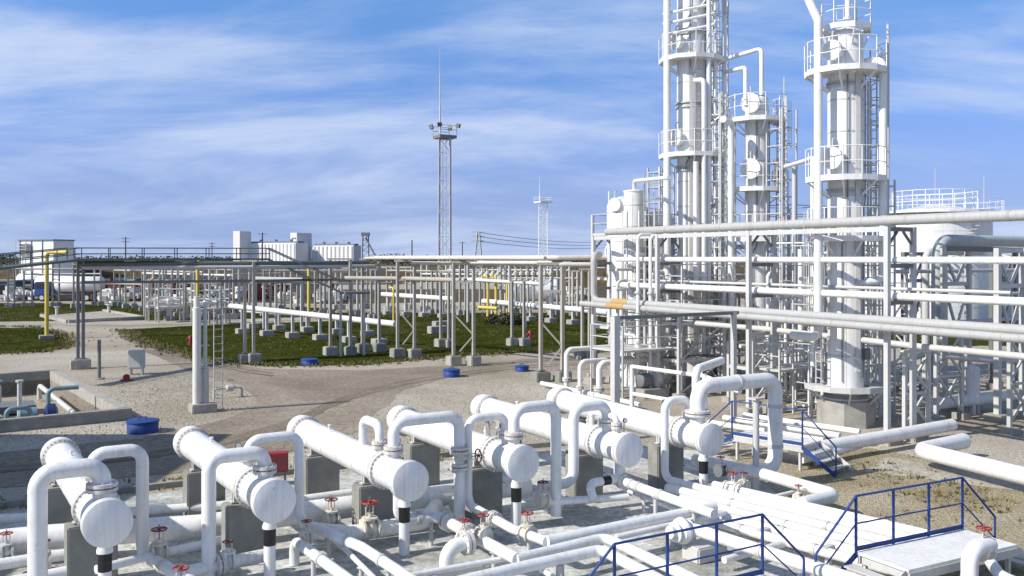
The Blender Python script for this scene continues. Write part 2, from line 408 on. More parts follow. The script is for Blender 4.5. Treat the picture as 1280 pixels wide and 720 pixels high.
for px, py, lab in ((656, 402, 'white marker post standing in the grass'),):
    p = G(px, py+8); t = thing('marker_post', lab, 'post', p)
    obj('pole', MB().lathe(p, Z, [(0, .14), (1.1, .14), (1.2, .05)], 10), WHITE, t); obj('cap', MB().lathe(p+Z*1.2, Z, [(0, .16), (.1, .1)], 10), WHITE, t)
for px, py, lab in ((662.5, 424, 'small red hydrant in the grass under the long rack'), (238, 431, 'small red hydrant in the grass left of the tall stack')):
    p = G(px, py); t = thing('fire_hydrant', lab, 'hydrant', p)
    obj('barrel', MB().lathe(p, Z, [(0, .22), (.05, .22), (.05, .15), (.55, .15), (.62, .1), (.66, 0)], 12), RED, t)
    obj('outlet', MB().lathe(p+Z*.4-U*.26, U, [(0, .08), (.52, .08)], 10), RED, t)
for (px, py, lab) in ((547, 417, 'pale concrete block lying in the grass'), (552, 410, 'second pale concrete block behind the first one')):
    p = G(px, py); tag(obj('concrete_block', MB().box(p+Z*.3, (1.5, .8, .6), UA), CONC, bevel=.04), lab, 'block')

# the tall stack with its ladder in the left middle
p = G(250, 515); t = thing('vent_stack', 'white vent stack on a concrete block beside a caged ladder', 'stack', p)
obj('footing', MB().box(p+Z*.16+U*.1, (.95, .8, .36), UA), CONC, t, bevel=.03)
b = p-U*.12
obj('stack_tube', MB().lathe(b+Z*.34, Z, [(0, .16), (3.75, .16), (3.77, .12), (4.2, .12)], 18), OFFWH, t)
b2 = p+U*.2
obj('riser_pipe', MB().tube([b2+Z*.34, b2+Z*4.3], .075, 12), LGREY, t)
obj('riser_sleeve', MB().lathe(b2+Z*.34, Z, [(0, .14), (1.35, .14), (1.38, .08)], 14), GREY, t)
for z in (1.0, 1.75, 2.6, 3.5): obj('clamp', MB().beam(b+Z*z, b2+U*.15+Z*z, .08, .05), LGREY, t)
p2 = p+U*.75+V*.2; p2.z = 0
t = thing('access_ladder', 'thin steel ladder standing right of the white vent stack', 'ladder', p2)
for s in (-.17, .17): obj('rail', MB().tube([p2+U*s+Z*.02, p2+U*s+Z*4.0], .022, 6), LGREY, t)
for i in range(13): obj('rung', MB().tube([p2-U*.17+Z*(.3+i*.29), p2+U*.17+Z*(.3+i*.29)], .014, 6), LGREY, t)
p3 = G(288, 497); t = thing('pipe_stub', 'low dark valve stub on the gravel right of the stack', 'pipe', p3)
obj('pipe', MB().tube([p3-U*.7+Z*.02, p3-U*.7+Z*.42, p3+U*.5+Z*.42, p3+U*.5+Z*.02], .05, 8), GREY, t)
obj('valve', MB().lathe(p3+Z*.42-U*.2, U, [(0, .1), (.05, .15), (.3, .15), (.35, .1)], 10), GREY, t)
obj('handwheel', MB().torus(p3+Z*.75, Z, .16, .018, 12, 5), DGREY, t)

# unseen building-shaped block, added left of frame to shade the road and near yard
p = Vector((-24.5, 18, 0)); t = thing('unseen_shade_block', 'unseen building-shaped block added left of the yard to cast shade', 'building', p)
obj('wall', MB().box(p+Z*3.9, (10, 17.5, 7.8)), BLDW, t); obj('roof', MB().box(p+Z*7.95, (10.4, 17.9, .3)), BLDG, t)
obj('door', MB().box(p+Vector((5.03, -4, 1.1)), (.08, 1.2, 2.2)), BLUE, t)
for y in (-6, 0, 4): obj('window', MB().box(p+Vector((5.03, y, 5.2)), (.08, 2.0, 1.4)), GLASSM, t)

for i, (a, b_, lab) in enumerate(((4.0, 2.0, 'small teal pump in the near corner of the basin'), (9.6, 5.8, 'teal pump far back in the basin'), (3.2, 5.2, 'teal pump at the front wall of the basin, left edge'))):
    p = ipt(a, b_, -.68); t = thing('pump_unit', lab, 'pump', p, None)
    obj('base', MB().box(p+Z*.1, (1.7, .8, .2), UA+.5*i), TEAL, t, bevel=.02); d = Vector((math.cos(UA+.5*i), math.sin(UA+.5*i), 0))
    obj('motor', MB().lathe(p+Z*.55-d*.75, d, [(0, .2), (.05, .28), (.65, .28), (.7, .15)], 16), TEAL, t)
    obj('casing', MB().lathe(p+Z*.55+d*.15, d, [(0, .15), (.1, .36), (.4, .36), (.5, .15)], 18), DBLUE, t)
    obj('outlet', MB().tube([p+Z*.55+d*.3, p+Z*1.5+d*.3, p+Z*1.5+d*1.4], .09, 10), TEAL, t)
tag(obj('pipe_run', MB().tube([ipt(10.5, 4.5, .15), ipt(3, 4.2, .1), ipt(2.4, 4.2, -.6)], .14, 12), TEAL), 'teal pipe crossing the basin above the pumps', 'pipe')
tag(obj('grating_cover', MB().box(ipt(8.5, 2.2, -.45), (1.4, 1.6, .3), UA), DGREY), 'dark grating cover on the basin floor', 'cover')
# wheel ruts pressed into the road, and loose stones
def strip(name, pts, w, z, m):
    P_ = [G(*p) for p in pts]; C_ = []
    for i in range(len(P_)-1):
        p0 = P_[max(i-1, 0)]; p1 = P_[i]; p2 = P_[i+1]; p3 = P_[min(i+2, len(P_)-1)]
        for k in range(10):
            t = k/10; C_.append(.5*((2*p1)+(p2-p0)*t+(2*p0-5*p1+4*p2-p3)*t*t+(3*p1-p0-3*p2+p3)*t**3))
    mb = MB(); prev = None
    for i in range(len(C_)-1):
        n = (C_[i+1]-C_[i]).cross(Z).normalized(); ww = w*random.uniform(.6, 1.25)
        q = [mb.bm.verts.new(Vector((C_[i].x, C_[i].y, z))+n*ww), mb.bm.verts.new(Vector((C_[i].x, C_[i].y, z))-n*ww)]
        if prev: mb.bm.faces.new((prev[0], q[0], q[1], prev[1]))
        prev = q
    struct(name, mb, m)
RUT = ground_mat('rutted_soil', [(.15, .12, .09), (.19, .155, .115), (.235, .20, .155)], .4, 7, bump=.3)
for dy in (0, 5.5): strip('tyre_track', [(-60, 588+dy), (100, 576+dy), (250, 556+dy), (360, 527+dy), (430, 497+dy*.8), (520, 474+dy*.7), (640, 459+dy*.5), (740, 453+dy*.4)], .2, .0125+dy*.0008, RUT)
for dy in (0, 3): strip('tyre_track', [(180, 426+dy), (225, 442+dy), (285, 458+dy), (350, 468+dy*1.2)], .16, .022+dy*.001, RUT)
def stones(name, poly, n, m, s0, s1):
    pts = [G(*p) for p in poly]
    from mathutils.geometry import tessellate_polygon
    tris = tessellate_polygon([pts]); areas = [((pts[b]-pts[a]).cross(pts[c]-pts[a])).length for a, b, c in tris]
    mb = MB(); bm = mb.bm
    for (a, b, c) in random.choices(tris, weights=areas, k=n):
        r1, r2 = math.sqrt(random.random()), random.random(); p = pts[a]*(1-r1)+pts[b]*(r1*(1-r2))+pts[c]*(r1*r2)
        s = random.uniform(s0, s1)*random.choice((.5, .6, .8, 1)); v = []; p = p+Vector((random.gauss(0, .9), random.gauss(0, .9), 0))
        for q in ((1, 0, 0), (0, 1, 0), (-1, 0, 0), (0, -1, 0)):
            v.append(bm.verts.new((p.x+q[0]*s*random.uniform(.6, 1.2), p.y+q[1]*s*random.uniform(.6, 1.2), .01+s*random.uniform(.1, .4))))
        top = bm.verts.new((p.x, p.y, .01+s*random.uniform(.7, 1))); 
        for i in range(4): bm.faces.new((v[i], v[(i+1) % 4], top))
        lo = [bm.verts.new((w.co.x, w.co.y, -.01)) for w in v]
        for i in range(4): bm.faces.new((lo[i], lo[(i+1) % 4], v[(i+1) % 4], v[i]))
    struct(name, mb, m, 'stuff', flat=True)
STONE = mat('loose_stone', (.43, .385, .315), .9, var=.5, scale=6)
stones('loose_gravel', [(-60, 548), (180, 545), (300, 522), (330, 500), (230, 466), (150, 470), (150, 530), (-60, 545)], 3600, STONE, .015, .042)
stones('loose_gravel', [(490, 508), (540, 475), (690, 462), (700, 500), (640, 560), (460, 580), (250, 602)], 3600, STONE, .015, .042)
STONE2 = mat('tan_stone', (.36, .31, .22), .9, var=.5, scale=6)
stones('loose_gravel', [(1000, 575), (1085, 560), (1150, 572), (1300, 606), (1500, 660), (1300, 800), (1120, 800), (1055, 690), (985, 622)], 4500, STONE2, .012, .035)
stones('loose_gravel', [(-100, 720), (250, 640), (640, 600), (900, 600), (1060, 730), (900, 800), (0, 800)], 1600, STONE, .012, .035)

def tufts(poly, n, spread, h0, h1):
    """dry stalks and weeds scattered along a line of picture points on the ground"""
    P_ = [G(*p) for p in poly]; mb = MB()
    seg = [(P_[i], P_[i+1]) for i in range(len(P_)-1)]; L_ = [(b-a).length for a, b in seg]
    for (a, b) in random.choices(seg, weights=L_, k=n):
        c = a.lerp(b, random.random())+Vector((random.gauss(0, spread), random.gauss(0, spread), 0))
        for k in range(5):
            t = random.uniform(0, 6.28); e = Vector((math.cos(t), math.sin(t), 0)); h = random.uniform(h0, h1); w = .03
            q = c+e*random.uniform(0, .12); f_ = Vector((-e.y, e.x, 0))*w
            mb.bm.faces.new([mb.bm.verts.new(q-f_), mb.bm.verts.new(q+f_), mb.bm.verts.new(q+e*random.uniform(.03, .14)+Z*h)])
    struct('dry_grass', mb, STRAW, 'stuff')
tufts([(150, 412), (185, 431), (245, 448), (330, 458), (455, 456), (560, 447), (650, 441), (760, 440)], 1100, .45, .08, .26)
tufts([(-60, 445), (60, 440), (93, 432), (78, 417), (40, 409), (-60, 408)], 500, .4, .08, .24)
tufts([(160, 420), (400, 425), (740, 415)], 300, 4.5, .05, .14)
tufts([(-60, 395), (120, 392), (400, 392), (740, 395)], 1200, 4, .08, .25)
tufts([(-40, 640), (230, 603), (450, 579), (640, 560)], 160, .35, .05, .16)
tufts([(1090, 585), (1170, 612), (1270, 650)], 140, 1.0, .04, .13)

for i, (a, b_, h, lab) in enumerate(((10.4, 7.2, 1.5, 'pale standpipe at the back left of the basin'), (8.6, 6.6, 1.25, 'pale standpipe left of the teal pump'), (5.0, 4.4, 1.2, 'pale standpipe in the middle of the basin'), (2.2, 3.4, 1.1, 'pale standpipe at the front wall of the basin'))):
    p = ipt(a, b_, -.68); o = tag(obj('standpipe', MB().tube([p, p+Z*h, p+Z*h-pleft*.8, p+Z*.2-pleft*.8], .085, 10), (LGREY, TEAL)[i % 2]), lab, 'pipe')
    obj('flange', MB().lathe(p+Z*.5, Z, [(0, .085), (.001, .15), (.1, .15), (.101, .085)], 12), FLG, o)
p = ipt(4.6, 6.6, -.68); t = thing('horizontal_vessel', 'grey-blue horizontal vessel at the front left of the basin', 'vessel', p)
obj('shell', MB().lathe(p+Z*.85-pdir*1.3, pdir, [(-.2, 0), (-.18, .3), (-.05, .52), (.1, .6), (2.5, .6), (2.65, .52), (2.78, .3), (2.8, 0)], 24), TEAL, t)
for s in (-.7, .7): obj('saddle', MB().box(p+Z*.2+pdir*s, (.3, 1.0, .45), UA), CONCD, t)
obj('nozzle', MB().lathe(p+Z*1.4, Z, [(0, .14), (.2, .14), (.2, .22), (.27, .22)], 14), LGREY, t)
# ------------------------------------------------------------------ heat exchangers
EXC = []
def exchanger(f, b, label, drain, k):
    Fp = G(*f, 1.55); Bp = G(*b, 1.55); d = (Bp-Fp).normalized(); L = (Bp-Fp).length
    root = thing('heat_exchanger', label, 'heat exchanger', Vector((Fp.x, Fp.y, 0))+d*L*.5, 'white heat exchangers in a row')
    P = lambda t, z=0.0: Fp+d*t+Z*z
    R = .335; FR = .405
    obj('cover', MB().lathe(Fp, d, [(0, .385), (.012, FR), (.085, FR), (.09, FR-.01)], 40), WHITE, root)
    ch = obj('channel', MB().lathe(Fp, d, [(.095, R), (.10, FR-.03), (.105, FR), (.18, FR), (.19, R+.02), (.24, R), (1.10, R), (1.14, R+.02), (1.15, FR), (1.225, FR), (1.23, R)], 40), WHITE, root)
    obj('flange', MB().lathe(Fp, d, [(1.24, R), (1.245, FR), (1.32, FR), (1.33, R+.03), (1.40, R)], 40), FLG, root)
    sh = obj('shell', MB().lathe(Fp, d, [(1.38, R-.02), (1.39, R), (L-.62, R), (L-.60, R-.02)], 40), WHITE, root)
    bnd = MB()
    for t in (2.35, 3.3, 4.25, 5.2):
        if t < L-.9: bnd.lathe(P(t), d, [(0, R-.01), (.004, R+.007), (.045, R+.007), (.05, R-.01)], 40)
    obj('jacket_band', bnd, WHITE, sh)
    obj('flange', MB().lathe(Fp, d, [(L-.64, R), (L-.62, R+.03), (L-.59, FR), (L-.52, FR), (L-.515, R)], 40), FLG, root)
    obj('rear_bonnet', MB().lathe(Fp, d, [(L-.505, R), (L-.50, FR), (L-.43, FR), (L-.42, .39), (L-.15, .39), (L-.06, .36), (L-.01, .25), (L+.02, .1), (L+.03, 0)], 40), WHITE, root)
    bo = MB()
    for t, ln in ((.155, .14), (1.235, .22), (L-.51, .22)): obj('flange_bolts', MB().bolts(P(t), d, FR-.022, ln, 26, .014), BOLT, root)
    xr = math.atan2(d.y, d.x)
    for t in (1.85, L-1.55):
        q = P(t); s = MB()
        s.box(q+Z*-.40+Z*.02, (.16, .62, .03), xr); s.box(q-Z*.30, (.02, .56, .2), xr); 
        for e in (-.25, .25): s.box(q-Z*.30+Vector((-d.y, d.x, 0))*e, (.14, .02, .2), xr)
        s.lathe(q-d*.07, d, [(0, R+.012), (.14, R+.012)], 40) if False else None
        obj('saddle', s, LGREY, root)
    # drain below the channel
    q = P(.32, -R+.04)
    if drain == 'down':
        n = obj('drain_nozzle', MB().lathe(q, -Z, [(0, .085), (.10, .085), (.22, .135), (.27, .135), (.275, .10)], 20), WHITE, root)
        obj('black_band', MB().lathe(q-Z*.275, -Z, [(0, .115), (.31, .115)], 20), BLACK, n)
        obj('drain_pipe', MB().lathe(q-Z*.585, -Z, [(0, .11), (.66, .11)], 20), WHITE, root)
    else:
        e = (-U)
        obj('drain_nozzle', MB().tube([q, q-Z*.42, q-Z*.42+e*.95, q-Z*.42+e*.95-V*.2-Z*.35], .10, 16, bend=.2), WHITE, root)
        obj('black_band', MB().lathe(q-Z*.42+e*.35, e, [(0, .106), (.22, .106)], 18), BLACK, root)
    obj('nameplate', MB().beam(P(.75)+Vector((d.y, -d.x, 0))*(R+.004)-d*.09+Z*.02, P(.75)+Vector((d.y, -d.x, 0))*(R+.004)+d*.09+Z*.02, .012, .12), BOLT, ch)
    gt = (1.55, 2.2, 1.0, 1.62, .45, 2.0)[k]; ga = (.4, -.2, .55, .2, .6, .1)[k]; sd = Vector((-d.y, d.x, 0))*-1
    b0 = P(gt)+(sd*math.sin(ga)+Z*math.cos(ga))*(R-.02); b1 = b0+Z*.30
    gg = obj('pressure_gauge', MB().tube([b0, b0+Z*.12, b1], .012, 6), BOLT, root)
    obj('gauge_case', MB().lathe(b1+Z*.06-V*.02, -V, [(0, .05), (.001, .06), (.045, .06), (.046, .05)], 14), BLACK, gg); obj('gauge_dial', MB().lathe(b1+Z*.06-V*.066, -V, [(0, .052), (.004, .052)], 14), GAUGE, gg)
    q0 = P(.5, -R-.1)+sd*.36
    obj('small_bore_tube', MB().tube([P(.9)+sd*(R-.02), P(.9)+sd*(R+.12), P(.9)+sd*(R+.12)-Z*(.5+.1*k), P(.9)+sd*(R+.12)-Z*(.5+.1*k)+d*1.3], .014, 6, bend=.05), BOLT, root)
    # two small instrument taps on top
    obj('tap', MB().lathe(P(1.7, R-.02), Z, [(0, .03), (.12, .03), (.12, .05), (.15, .05), (.15, .02), (.24, .02)], 10), WHITE, root)
    obj('tap', MB().lathe(P(L-2.2, R-.02), Z, [(0, .025), (.1, .025), (.1, .045), (.14, .045)], 10), WHITE, root)
    # concrete piers
    for j, t in enumerate((1.85, L-1.55)):
        q = P(t); w = ('front', 'rear')[j]
        c = Vector((q.x, q.y, .56))
        tag(obj('concrete_pier', MB().box(c, (.46, .86, 1.155), xr), CONCD, bevel=.025), '%s concrete pier carrying the %s' % (w, EXN[k]), 'pier', 'concrete piers under the heat exchangers')
    EXC.append((P, L, d, R))
EXN = ['leftmost heat exchanger', 'second heat exchanger from the left', 'third heat exchanger from the left', 'fourth heat exchanger from the left', 'fifth heat exchanger from the left', 'rightmost heat exchanger']
XL = [('leftmost white heat exchanger on concrete piers', (135, 655), (73, 566)),
      ('white heat exchanger in front of the red box, second from left', (344, 627), (235, 551)),
      ('white heat exchanger with two arched pipes at its nozzle, third from left', (514, 602), (374, 536)),
      ('white heat exchanger half hidden by an arched pipe, fourth from left', (655, 580), (497, 523)),
      ('white heat exchanger with a sideways black-banded drain, fifth from left', (787, 563), (600, 508)),
      ('rightmost white heat exchanger, joined to the thickest arched pipe', (890, 550), (694, 498))]
for k, (lab, f, b) in enumerate(XL): exchanger(f, b, lab, 'side' if k == 4 else 'down', k)

# ------------------------------------------------------------------ pipes and valves
def pipe(label, pts, r, m=None, flanges=(), n=18, bend=None, group=None, name='pipe_run', cat='pipe', supports=(), collars=()):
    """a pipe run; flanges are (segment, fraction) pairs, supports likewise"""
    m = m or WHITE
    pts = [Vector(p) for p in pts]
    o = tag(obj(name, MB().tube(pts, r, n, bend), m), label, cat, group)
    for i, f in flanges:
        a, b = pts[i], pts[i+1]; d = (b-a).normalized(); c = a.lerp(b, f)
        mb = MB().lathe(c-d*.075, d, [(0, r), (.002, r*1.55+.02), (.06, r*1.55+.02), (.062, r+.004), (.085, r+.004), (.087, r*1.55+.02), (.148, r*1.55+.02), (.15, r)], n+4)
        if d.cross(Z).length > .1 or True:
            a_ = d.orthogonal().normalized(); b_ = d.cross(a_)
            for q in range(10):
                e = a_*math.cos(q*.628)+b_*math.sin(q*.628)
                mb.lathe(c+e*(r*1.3+.02)-d*.10, d, [(0, .013), (.20, .013)], 6)
        obj('flange', mb, FLG, o)
    for i, f in supports:
        c = pts[i].lerp(pts[i+1], f)
        if c.z-r < .12: continue
        mb = MB().lathe(Vector((c.x, c.y, 0)), Z, [(0, .12), (.02, .12), (.02, .045), (c.z-r-.02, .045), (c.z-r+.01, .09)], 10)
        obj('support', mb, LGREY, o)
    for i, f in collars:
        a, b = pts[i], pts[i+1]; d = (b-a).normalized(); c = a.lerp(b, f)
        obj('collar', MB().lathe(c-d*.05, d, [(0, r), (.001, r+.018), (.1, r+.018), (.101, r)], n+2), LGREY, o)
    return o
def valve(label, p, ax, r=.1, stem=Z, wheel=RED, s=1.0, body=None, group='handwheel valves'):
    """flanged gate valve with yoke and spoked handwheel"""
    body = body or CREAM; p = Vector(p); ax = Vector(ax).normalized(); stem = Vector(stem).normalized()
    s *= .62; r *= .85; _t = random.uniform(0, 1.5)
    root = thing('gate_valve', label, 'valve', p, group)
    F_ = r*1.6+.02; h = .17*s
    obj('body', MB().lathe(p-ax*h, ax, [(0, r), (.001, F_), (.045, F_), (.05, r*1.05), (h*.75, r*1.35), (h, r*1.5), (h*1.25, r*1.35), (2*h-.05, r*1.05), (2*h-.045, F_), (2*h-.001, F_), (2*h, r)], 18), body, root)
    b = MB().lathe(p+stem*r*.6, stem, [(0, r*1.0), (.10*s, r*.9), (.12*s, r*1.35), (.16*s, r*1.35), (.165*s, r*.6), (.24*s, r*.45)], 14)
    obj('bonnet', b, body, root)
    q = p+stem*(r*.6+.2*s); a = stem.orthogonal().normalized()
    y = MB()
    for e in (a, -a): y.tube([q+e*r*.7, q+e*r*.75+stem*.16*s, q+e*.02+stem*.24*s], .014*s, 6)
    obj('yoke', y, body, root)
    obj('stem', MB().lathe(q-stem*.1*s, stem, [(0, .014*s), (.46*s, .014*s)], 8), BOLT, root)
    w = q+stem*.25*s; hw = MB().torus(w, stem, .155*s, .017*s, 22, 6); b2 = stem.cross(a)
    for i in range(4):
        e = a*math.cos(i*1.5708+_t)+b2*math.sin(i*1.5708+_t); hw.tube([w, w+e*.155*s], .011*s, 5)
    hw.lathe(w-stem*.03, stem, [(0, .035*s), (.06, .035*s)], 10)
    obj('handwheel', hw, wheel, root)
    return root

def noz(k, t): P, L, d, R = EXC[k]; return P(t, R-.03)
# --- exchanger 1
n = noz(0, .62); zt = 2.42
a = Vector((n.x, n.y, zt)); t = along(a, -U, 47); l = a-U*t
pipe('thick white arched pipe descending at the far left of the leftmost exchanger', [n, a, l, l-Z*2.4], .155, flanges=[(0, .35)], n=22, bend=.30)
n = noz(0, 1.75); a = Vector((n.x, n.y, zt)); t = along(a, U, 178); l = a+U*t
e = l-Z*(zt-.42); e2 = G(262, 742, .42)
pipe('white arched pipe that drops between the two leftmost exchangers', [n, a, l, e, e2], .115, flanges=[(0, .4)], bend=.24, collars=[(3, .35), (3, .75)])
# --- exchanger 2
n = noz(1, .62); zt = 2.36; a = Vector((n.x, n.y, zt)); t = along(a, -U, 261); l = a-U*t
pipe('thick white arched pipe descending left of the second exchanger', [n, a, l, l-Z*2.34], .13, flanges=[(0, .35)], n=22, bend=.26)
n = noz(1, 1.7); a = Vector((n.x, n.y, 2.4)); t = along(a, U, 374); l = a+U*t
pipe('white arched pipe right of the second exchanger that turns into a long low line', [n, a, l, Vector((l.x, l.y, .62)), G(452, 684, .62), G(545, 745, .62)], .10, flanges=[(0, .4)], bend=.26, collars=[(3, .8), (4, .3)], supports=[(3, .5), (4, .4)])
pipe('slim white line below the long low line of the second exchanger', [G(395, 655, .35), G(435, 690, .35), G(470, 725, .35), G(500, 760, .35)], .05, n=10, supports=[(1, .5)])
a = G(368, 675, .5)
pipe('white low line with a red handwheel at its head, left of the long one', [a-Z*.48, a, G(432, 722, .5), G(480, 758, .5)], .10, supports=[(1, .4)], collars=[(1, .55)])
# --- exchanger 3
n = noz(2, .85); zt = 2.62; a = Vector((n.x, n.y, zt)); t = along(a, U, 574); l = a+U*t
pipe('white arched pipe right of the third exchanger with a side handwheel', [n, a, l, Vector((l.x, l.y, .1))], .12, flanges=[(0, .25), (2, .3), (2, .44)], n=22, bend=.28)
V3 = Vector((l.x, l.y, zt-(zt-.1)*.37))
n2 = noz(2, 1.55); a2 = Vector((n2.x, n2.y, 2.45)); P, L, d, R = EXC[2]
pipe('short white bent pipe behind the arch of the third exchanger', [n2, a2, a2+d*.9, a2+d*.9-Z*.85], .10, flanges=[(0, .3)], bend=.22)
valve('valve with sideways handwheel on the arch of the third exchanger', V3, Z, .115, stem=U, wheel=MAROON, s=1.5)
# lower line of exchanger 3
P3 = [G(516, 622, .6), G(549, 646, .6), G(590, 669, .6), G(622, 688, .6), G(647, 699, .6)]
P, L, d, R = EXC[2]
pipe('white line leaving below the third exchanger towards the front header', [P(.6, -R+.05), P(.6, -.9), *P3[1:3], P3[4]], .115, flanges=[(2, .3), (2, .9)], bend=.22, collars=[(1, .5)], supports=[(1, .8), (3, .5)])
valve('pair valve nearer the viewer on the line of the third exchanger, red handwheel', G(581, 677, .62)+Z*.05, d, .10, wheel=RED, s=1.1)
valve('pair valve farther back on the line of the third exchanger, red handwheel', G(604, 668, .72), d, .10, wheel=RED, s=1.15)
a = G(558, 718, .1)
pipe('stubby white elbow rising from the yard floor beside two valves', [a-Z*.08, Vector((a.x, a.y, .62)), Vector((a.x, a.y, .62))+U*.55], .135, flanges=[(1, .8)], bend=.3)
# --- exchanger 4
n = noz(3, .8); zt = 2.5; a = Vector((n.x, n.y, zt)); t = along(a, -U, 585); l = a-U*t
pipe('white arched pipe left of the fourth exchanger ending in a low line', [n, a, l, Vector((l.x, l.y, .62)), G(640, 661, .62), G(683, 677, .62)], .095, flanges=[(0, .35), (3, .62)], bend=.25, supports=[(3, .5), (4, .5)])
n = noz(3, .42); zt = 2.7; a = Vector((n.x, n.y, zt)); t = along(a, U, 695); l = a+U*t
pipe('thick white arched pipe dropping right of the fourth exchanger', [n, a, l, Vector((l.x, l.y, .16))], .125, flanges=[(0, .3)], n=22, bend=.3)
R4 = Vector((l.x, l.y, .6))
valve('cream valve at the foot of the arch right of the fourth exchanger', R4-U*.42-V*.1, U, .10, wheel=MAROON, s=1.25, stem=Z)
valve('valve with red handwheel on the low line before the fourth exchanger', G(659, 667, .62), G(683, 677, .62)-G(640, 661, .62), .11, wheel=RED, s=1.25)
P, L, d, R = EXC[3]
tag(obj('gate_valve_rod', MB().lathe(P(1.5, -.75)+U*-.85, Z, [(0, .02), (.9, .02)], 8), BOLT), 'thin upright valve rod left of the fourth exchanger', 'rod')
valve('valve with red handwheel before the rear pier of the fourth exchanger', P(1.5, -1.1)-U*.85, U, .1, wheel=RED, s=1.2, body=LGREY)
# --- exchanger 5
n = noz(4, .9); zt = 2.5; a = Vector((n.x, n.y, zt)); t = along(a, -U, 717); l = a-U*t
pipe('white arched pipe left of the fifth exchanger that bends back under it', [n, a, l, Vector((l.x, l.y, .75)), Vector((l.x, l.y, .75))-U*.95], .125, flanges=[(0, .35)], n=22, bend=.28)
n = noz(4, .5); a = Vector((n.x, n.y, 2.45))
pipe('short white stub pipe standing on the nozzle of the fifth exchanger', [n, a-Z*.2, a-Z*.2+d*1.0, a-Z*.6+d*1.0], .075, flanges=[(0, .5)], bend=.16)
P, L, d, R = EXC[4]
e1 = [P(.45, -R), G(790, 604, .78), G(832, 621, .78), G(893, 643, .78)]
pipe('white line leaving below the fifth exchanger with dark collars', [e1[0], P(.45, -.77), *e1[2:]], .105, collars=[(1, .3), (1, .45), (1, .9)], bend=.2, supports=[(1, .8), (2, .6)], flanges=[(1, .12)])
pipe('slim white line running under the line of the fifth exchanger', [G(780, 612, .4), G(822, 628, .4), G(878, 650, .4)], .045, n=10, supports=[(0, .6), (1, .5)])
# --- exchanger 6
n = noz(5, .9); zt = 2.45; a = Vector((n.x, n.y, zt)); t = along(a, -U, 831); l = a-U*t
Q0 = [Vector((l.x, l.y, .5)), G(882, 612, .5), G(1104, 665, .5), G(1190, 686, .5)]
pipe('white arched pipe left of the rightmost exchanger that feeds the bundle', [n, a, l, Q0[0], *Q0[1:]], .10, flanges=[(0, .3)], bend=.25)
n = noz(5, .55); zt = 2.80; a = Vector((n.x, n.y, zt)); t = along(a, U, 969); l = a+U*t; q = Vector((l.x, l.y, .42))
pipe('thickest white arched pipe, right of the rightmost exchanger', [n, a, l, q, q-U*1.6], .195, flanges=[(0, .3)], n=26, bend=.38, collars=[(1, .5), (2, .3), (2, .75)])
BIG = l
p = at(945, 23.7, 0); t_ = thing('support_post', 'pale upright support post under the thickest arched pipe', 'post', p)
obj('pole', MB().lathe(p, Z, [(0, .085), (2.4, .085)], 14), LGREY, t_); obj('base_plate', MB().box(p+Z*.02, (.4, .4, .04), UA), LGREY, t_)
obj('pipe_shoe', MB().box(p+Z*2.42, (.3, .26, .05), UA), LGREY, t_)
# the bundle of parallel pipes heading for the lower right
for i, lab in enumerate(('second pipe of the white bundle, next to the arched feed', 'third pipe of the white bundle', 'fourth pipe of the white bundle', 'outermost near pipe of the white bundle, beside dark ground')):
    off = Vector((-.72, -.70, 0)).normalized()*(.35*(i+1)+.03)-Z*(.055*(i+1))
    q = [v+off for v in Q0[1:]]
    st = q[0]+(q[0]-q[1]).normalized()*(0.9, 0.2, -.2, -.55)[i]
    pipe(lab, [st-Z*.0, q[1], q[2]], .10 if i != 1 else .09, group='white pipe bundle', collars=[(0, .35), (0, .8)] if i in (0, 3) else [(0, .6)])
off = Vector((.72, .70, 0)).normalized()*.36+Z*.05
q = [v+off for v in Q0[1:]]
pipe('white pipe with a red valve on the far side of the bundle', [q[0]-U*.0, q[1], q[2]], .10, group='white pipe bundle', flanges=[(0, .09), (0, .16)])
vp = q[0].lerp(q[1], .125)
valve('valve with red handwheels above the far pipe of the bundle', vp, q[1]-q[0], .11, wheel=RED, s=1.2, body=OFFWH)
valve('second valve with maroon handwheel just behind the red one', vp+U*.45+V*.1, q[1]-q[0], .10, wheel=MAROON, s=.95)
valve('dark valve with maroon handwheel under the rightmost exchanger', G(901, 588, .8), U, .1, wheel=MAROON, s=1.0, body=DGREY)
# sleepers under the bundle
for f_, lab in ((.25, 'steel sleeper under the bundle near the exchangers'), (.55, 'steel sleeper under the middle of the bundle'), (.88, 'steel sleeper under the bundle beside the stair platform')):
    c = Q0[1].lerp(Q0[2], f_); ox = Vector((.72, .70, 0)).normalized()
    p = Vector((c.x, c.y, 0)); t_ = thing('pipe_sleeper', lab, 'support', p, 'steel sleepers under the pipe bundle')
    obj('beam', MB().beam(p-ox*1.5+Z*.34, p+ox*.7+Z*.34, .12, .10), LGREY, t_)
    for s in (-1.3, .5): obj('leg', MB().beam(p+ox*s, p+ox*s+Z*.30, .10, .10), LGREY, t_)
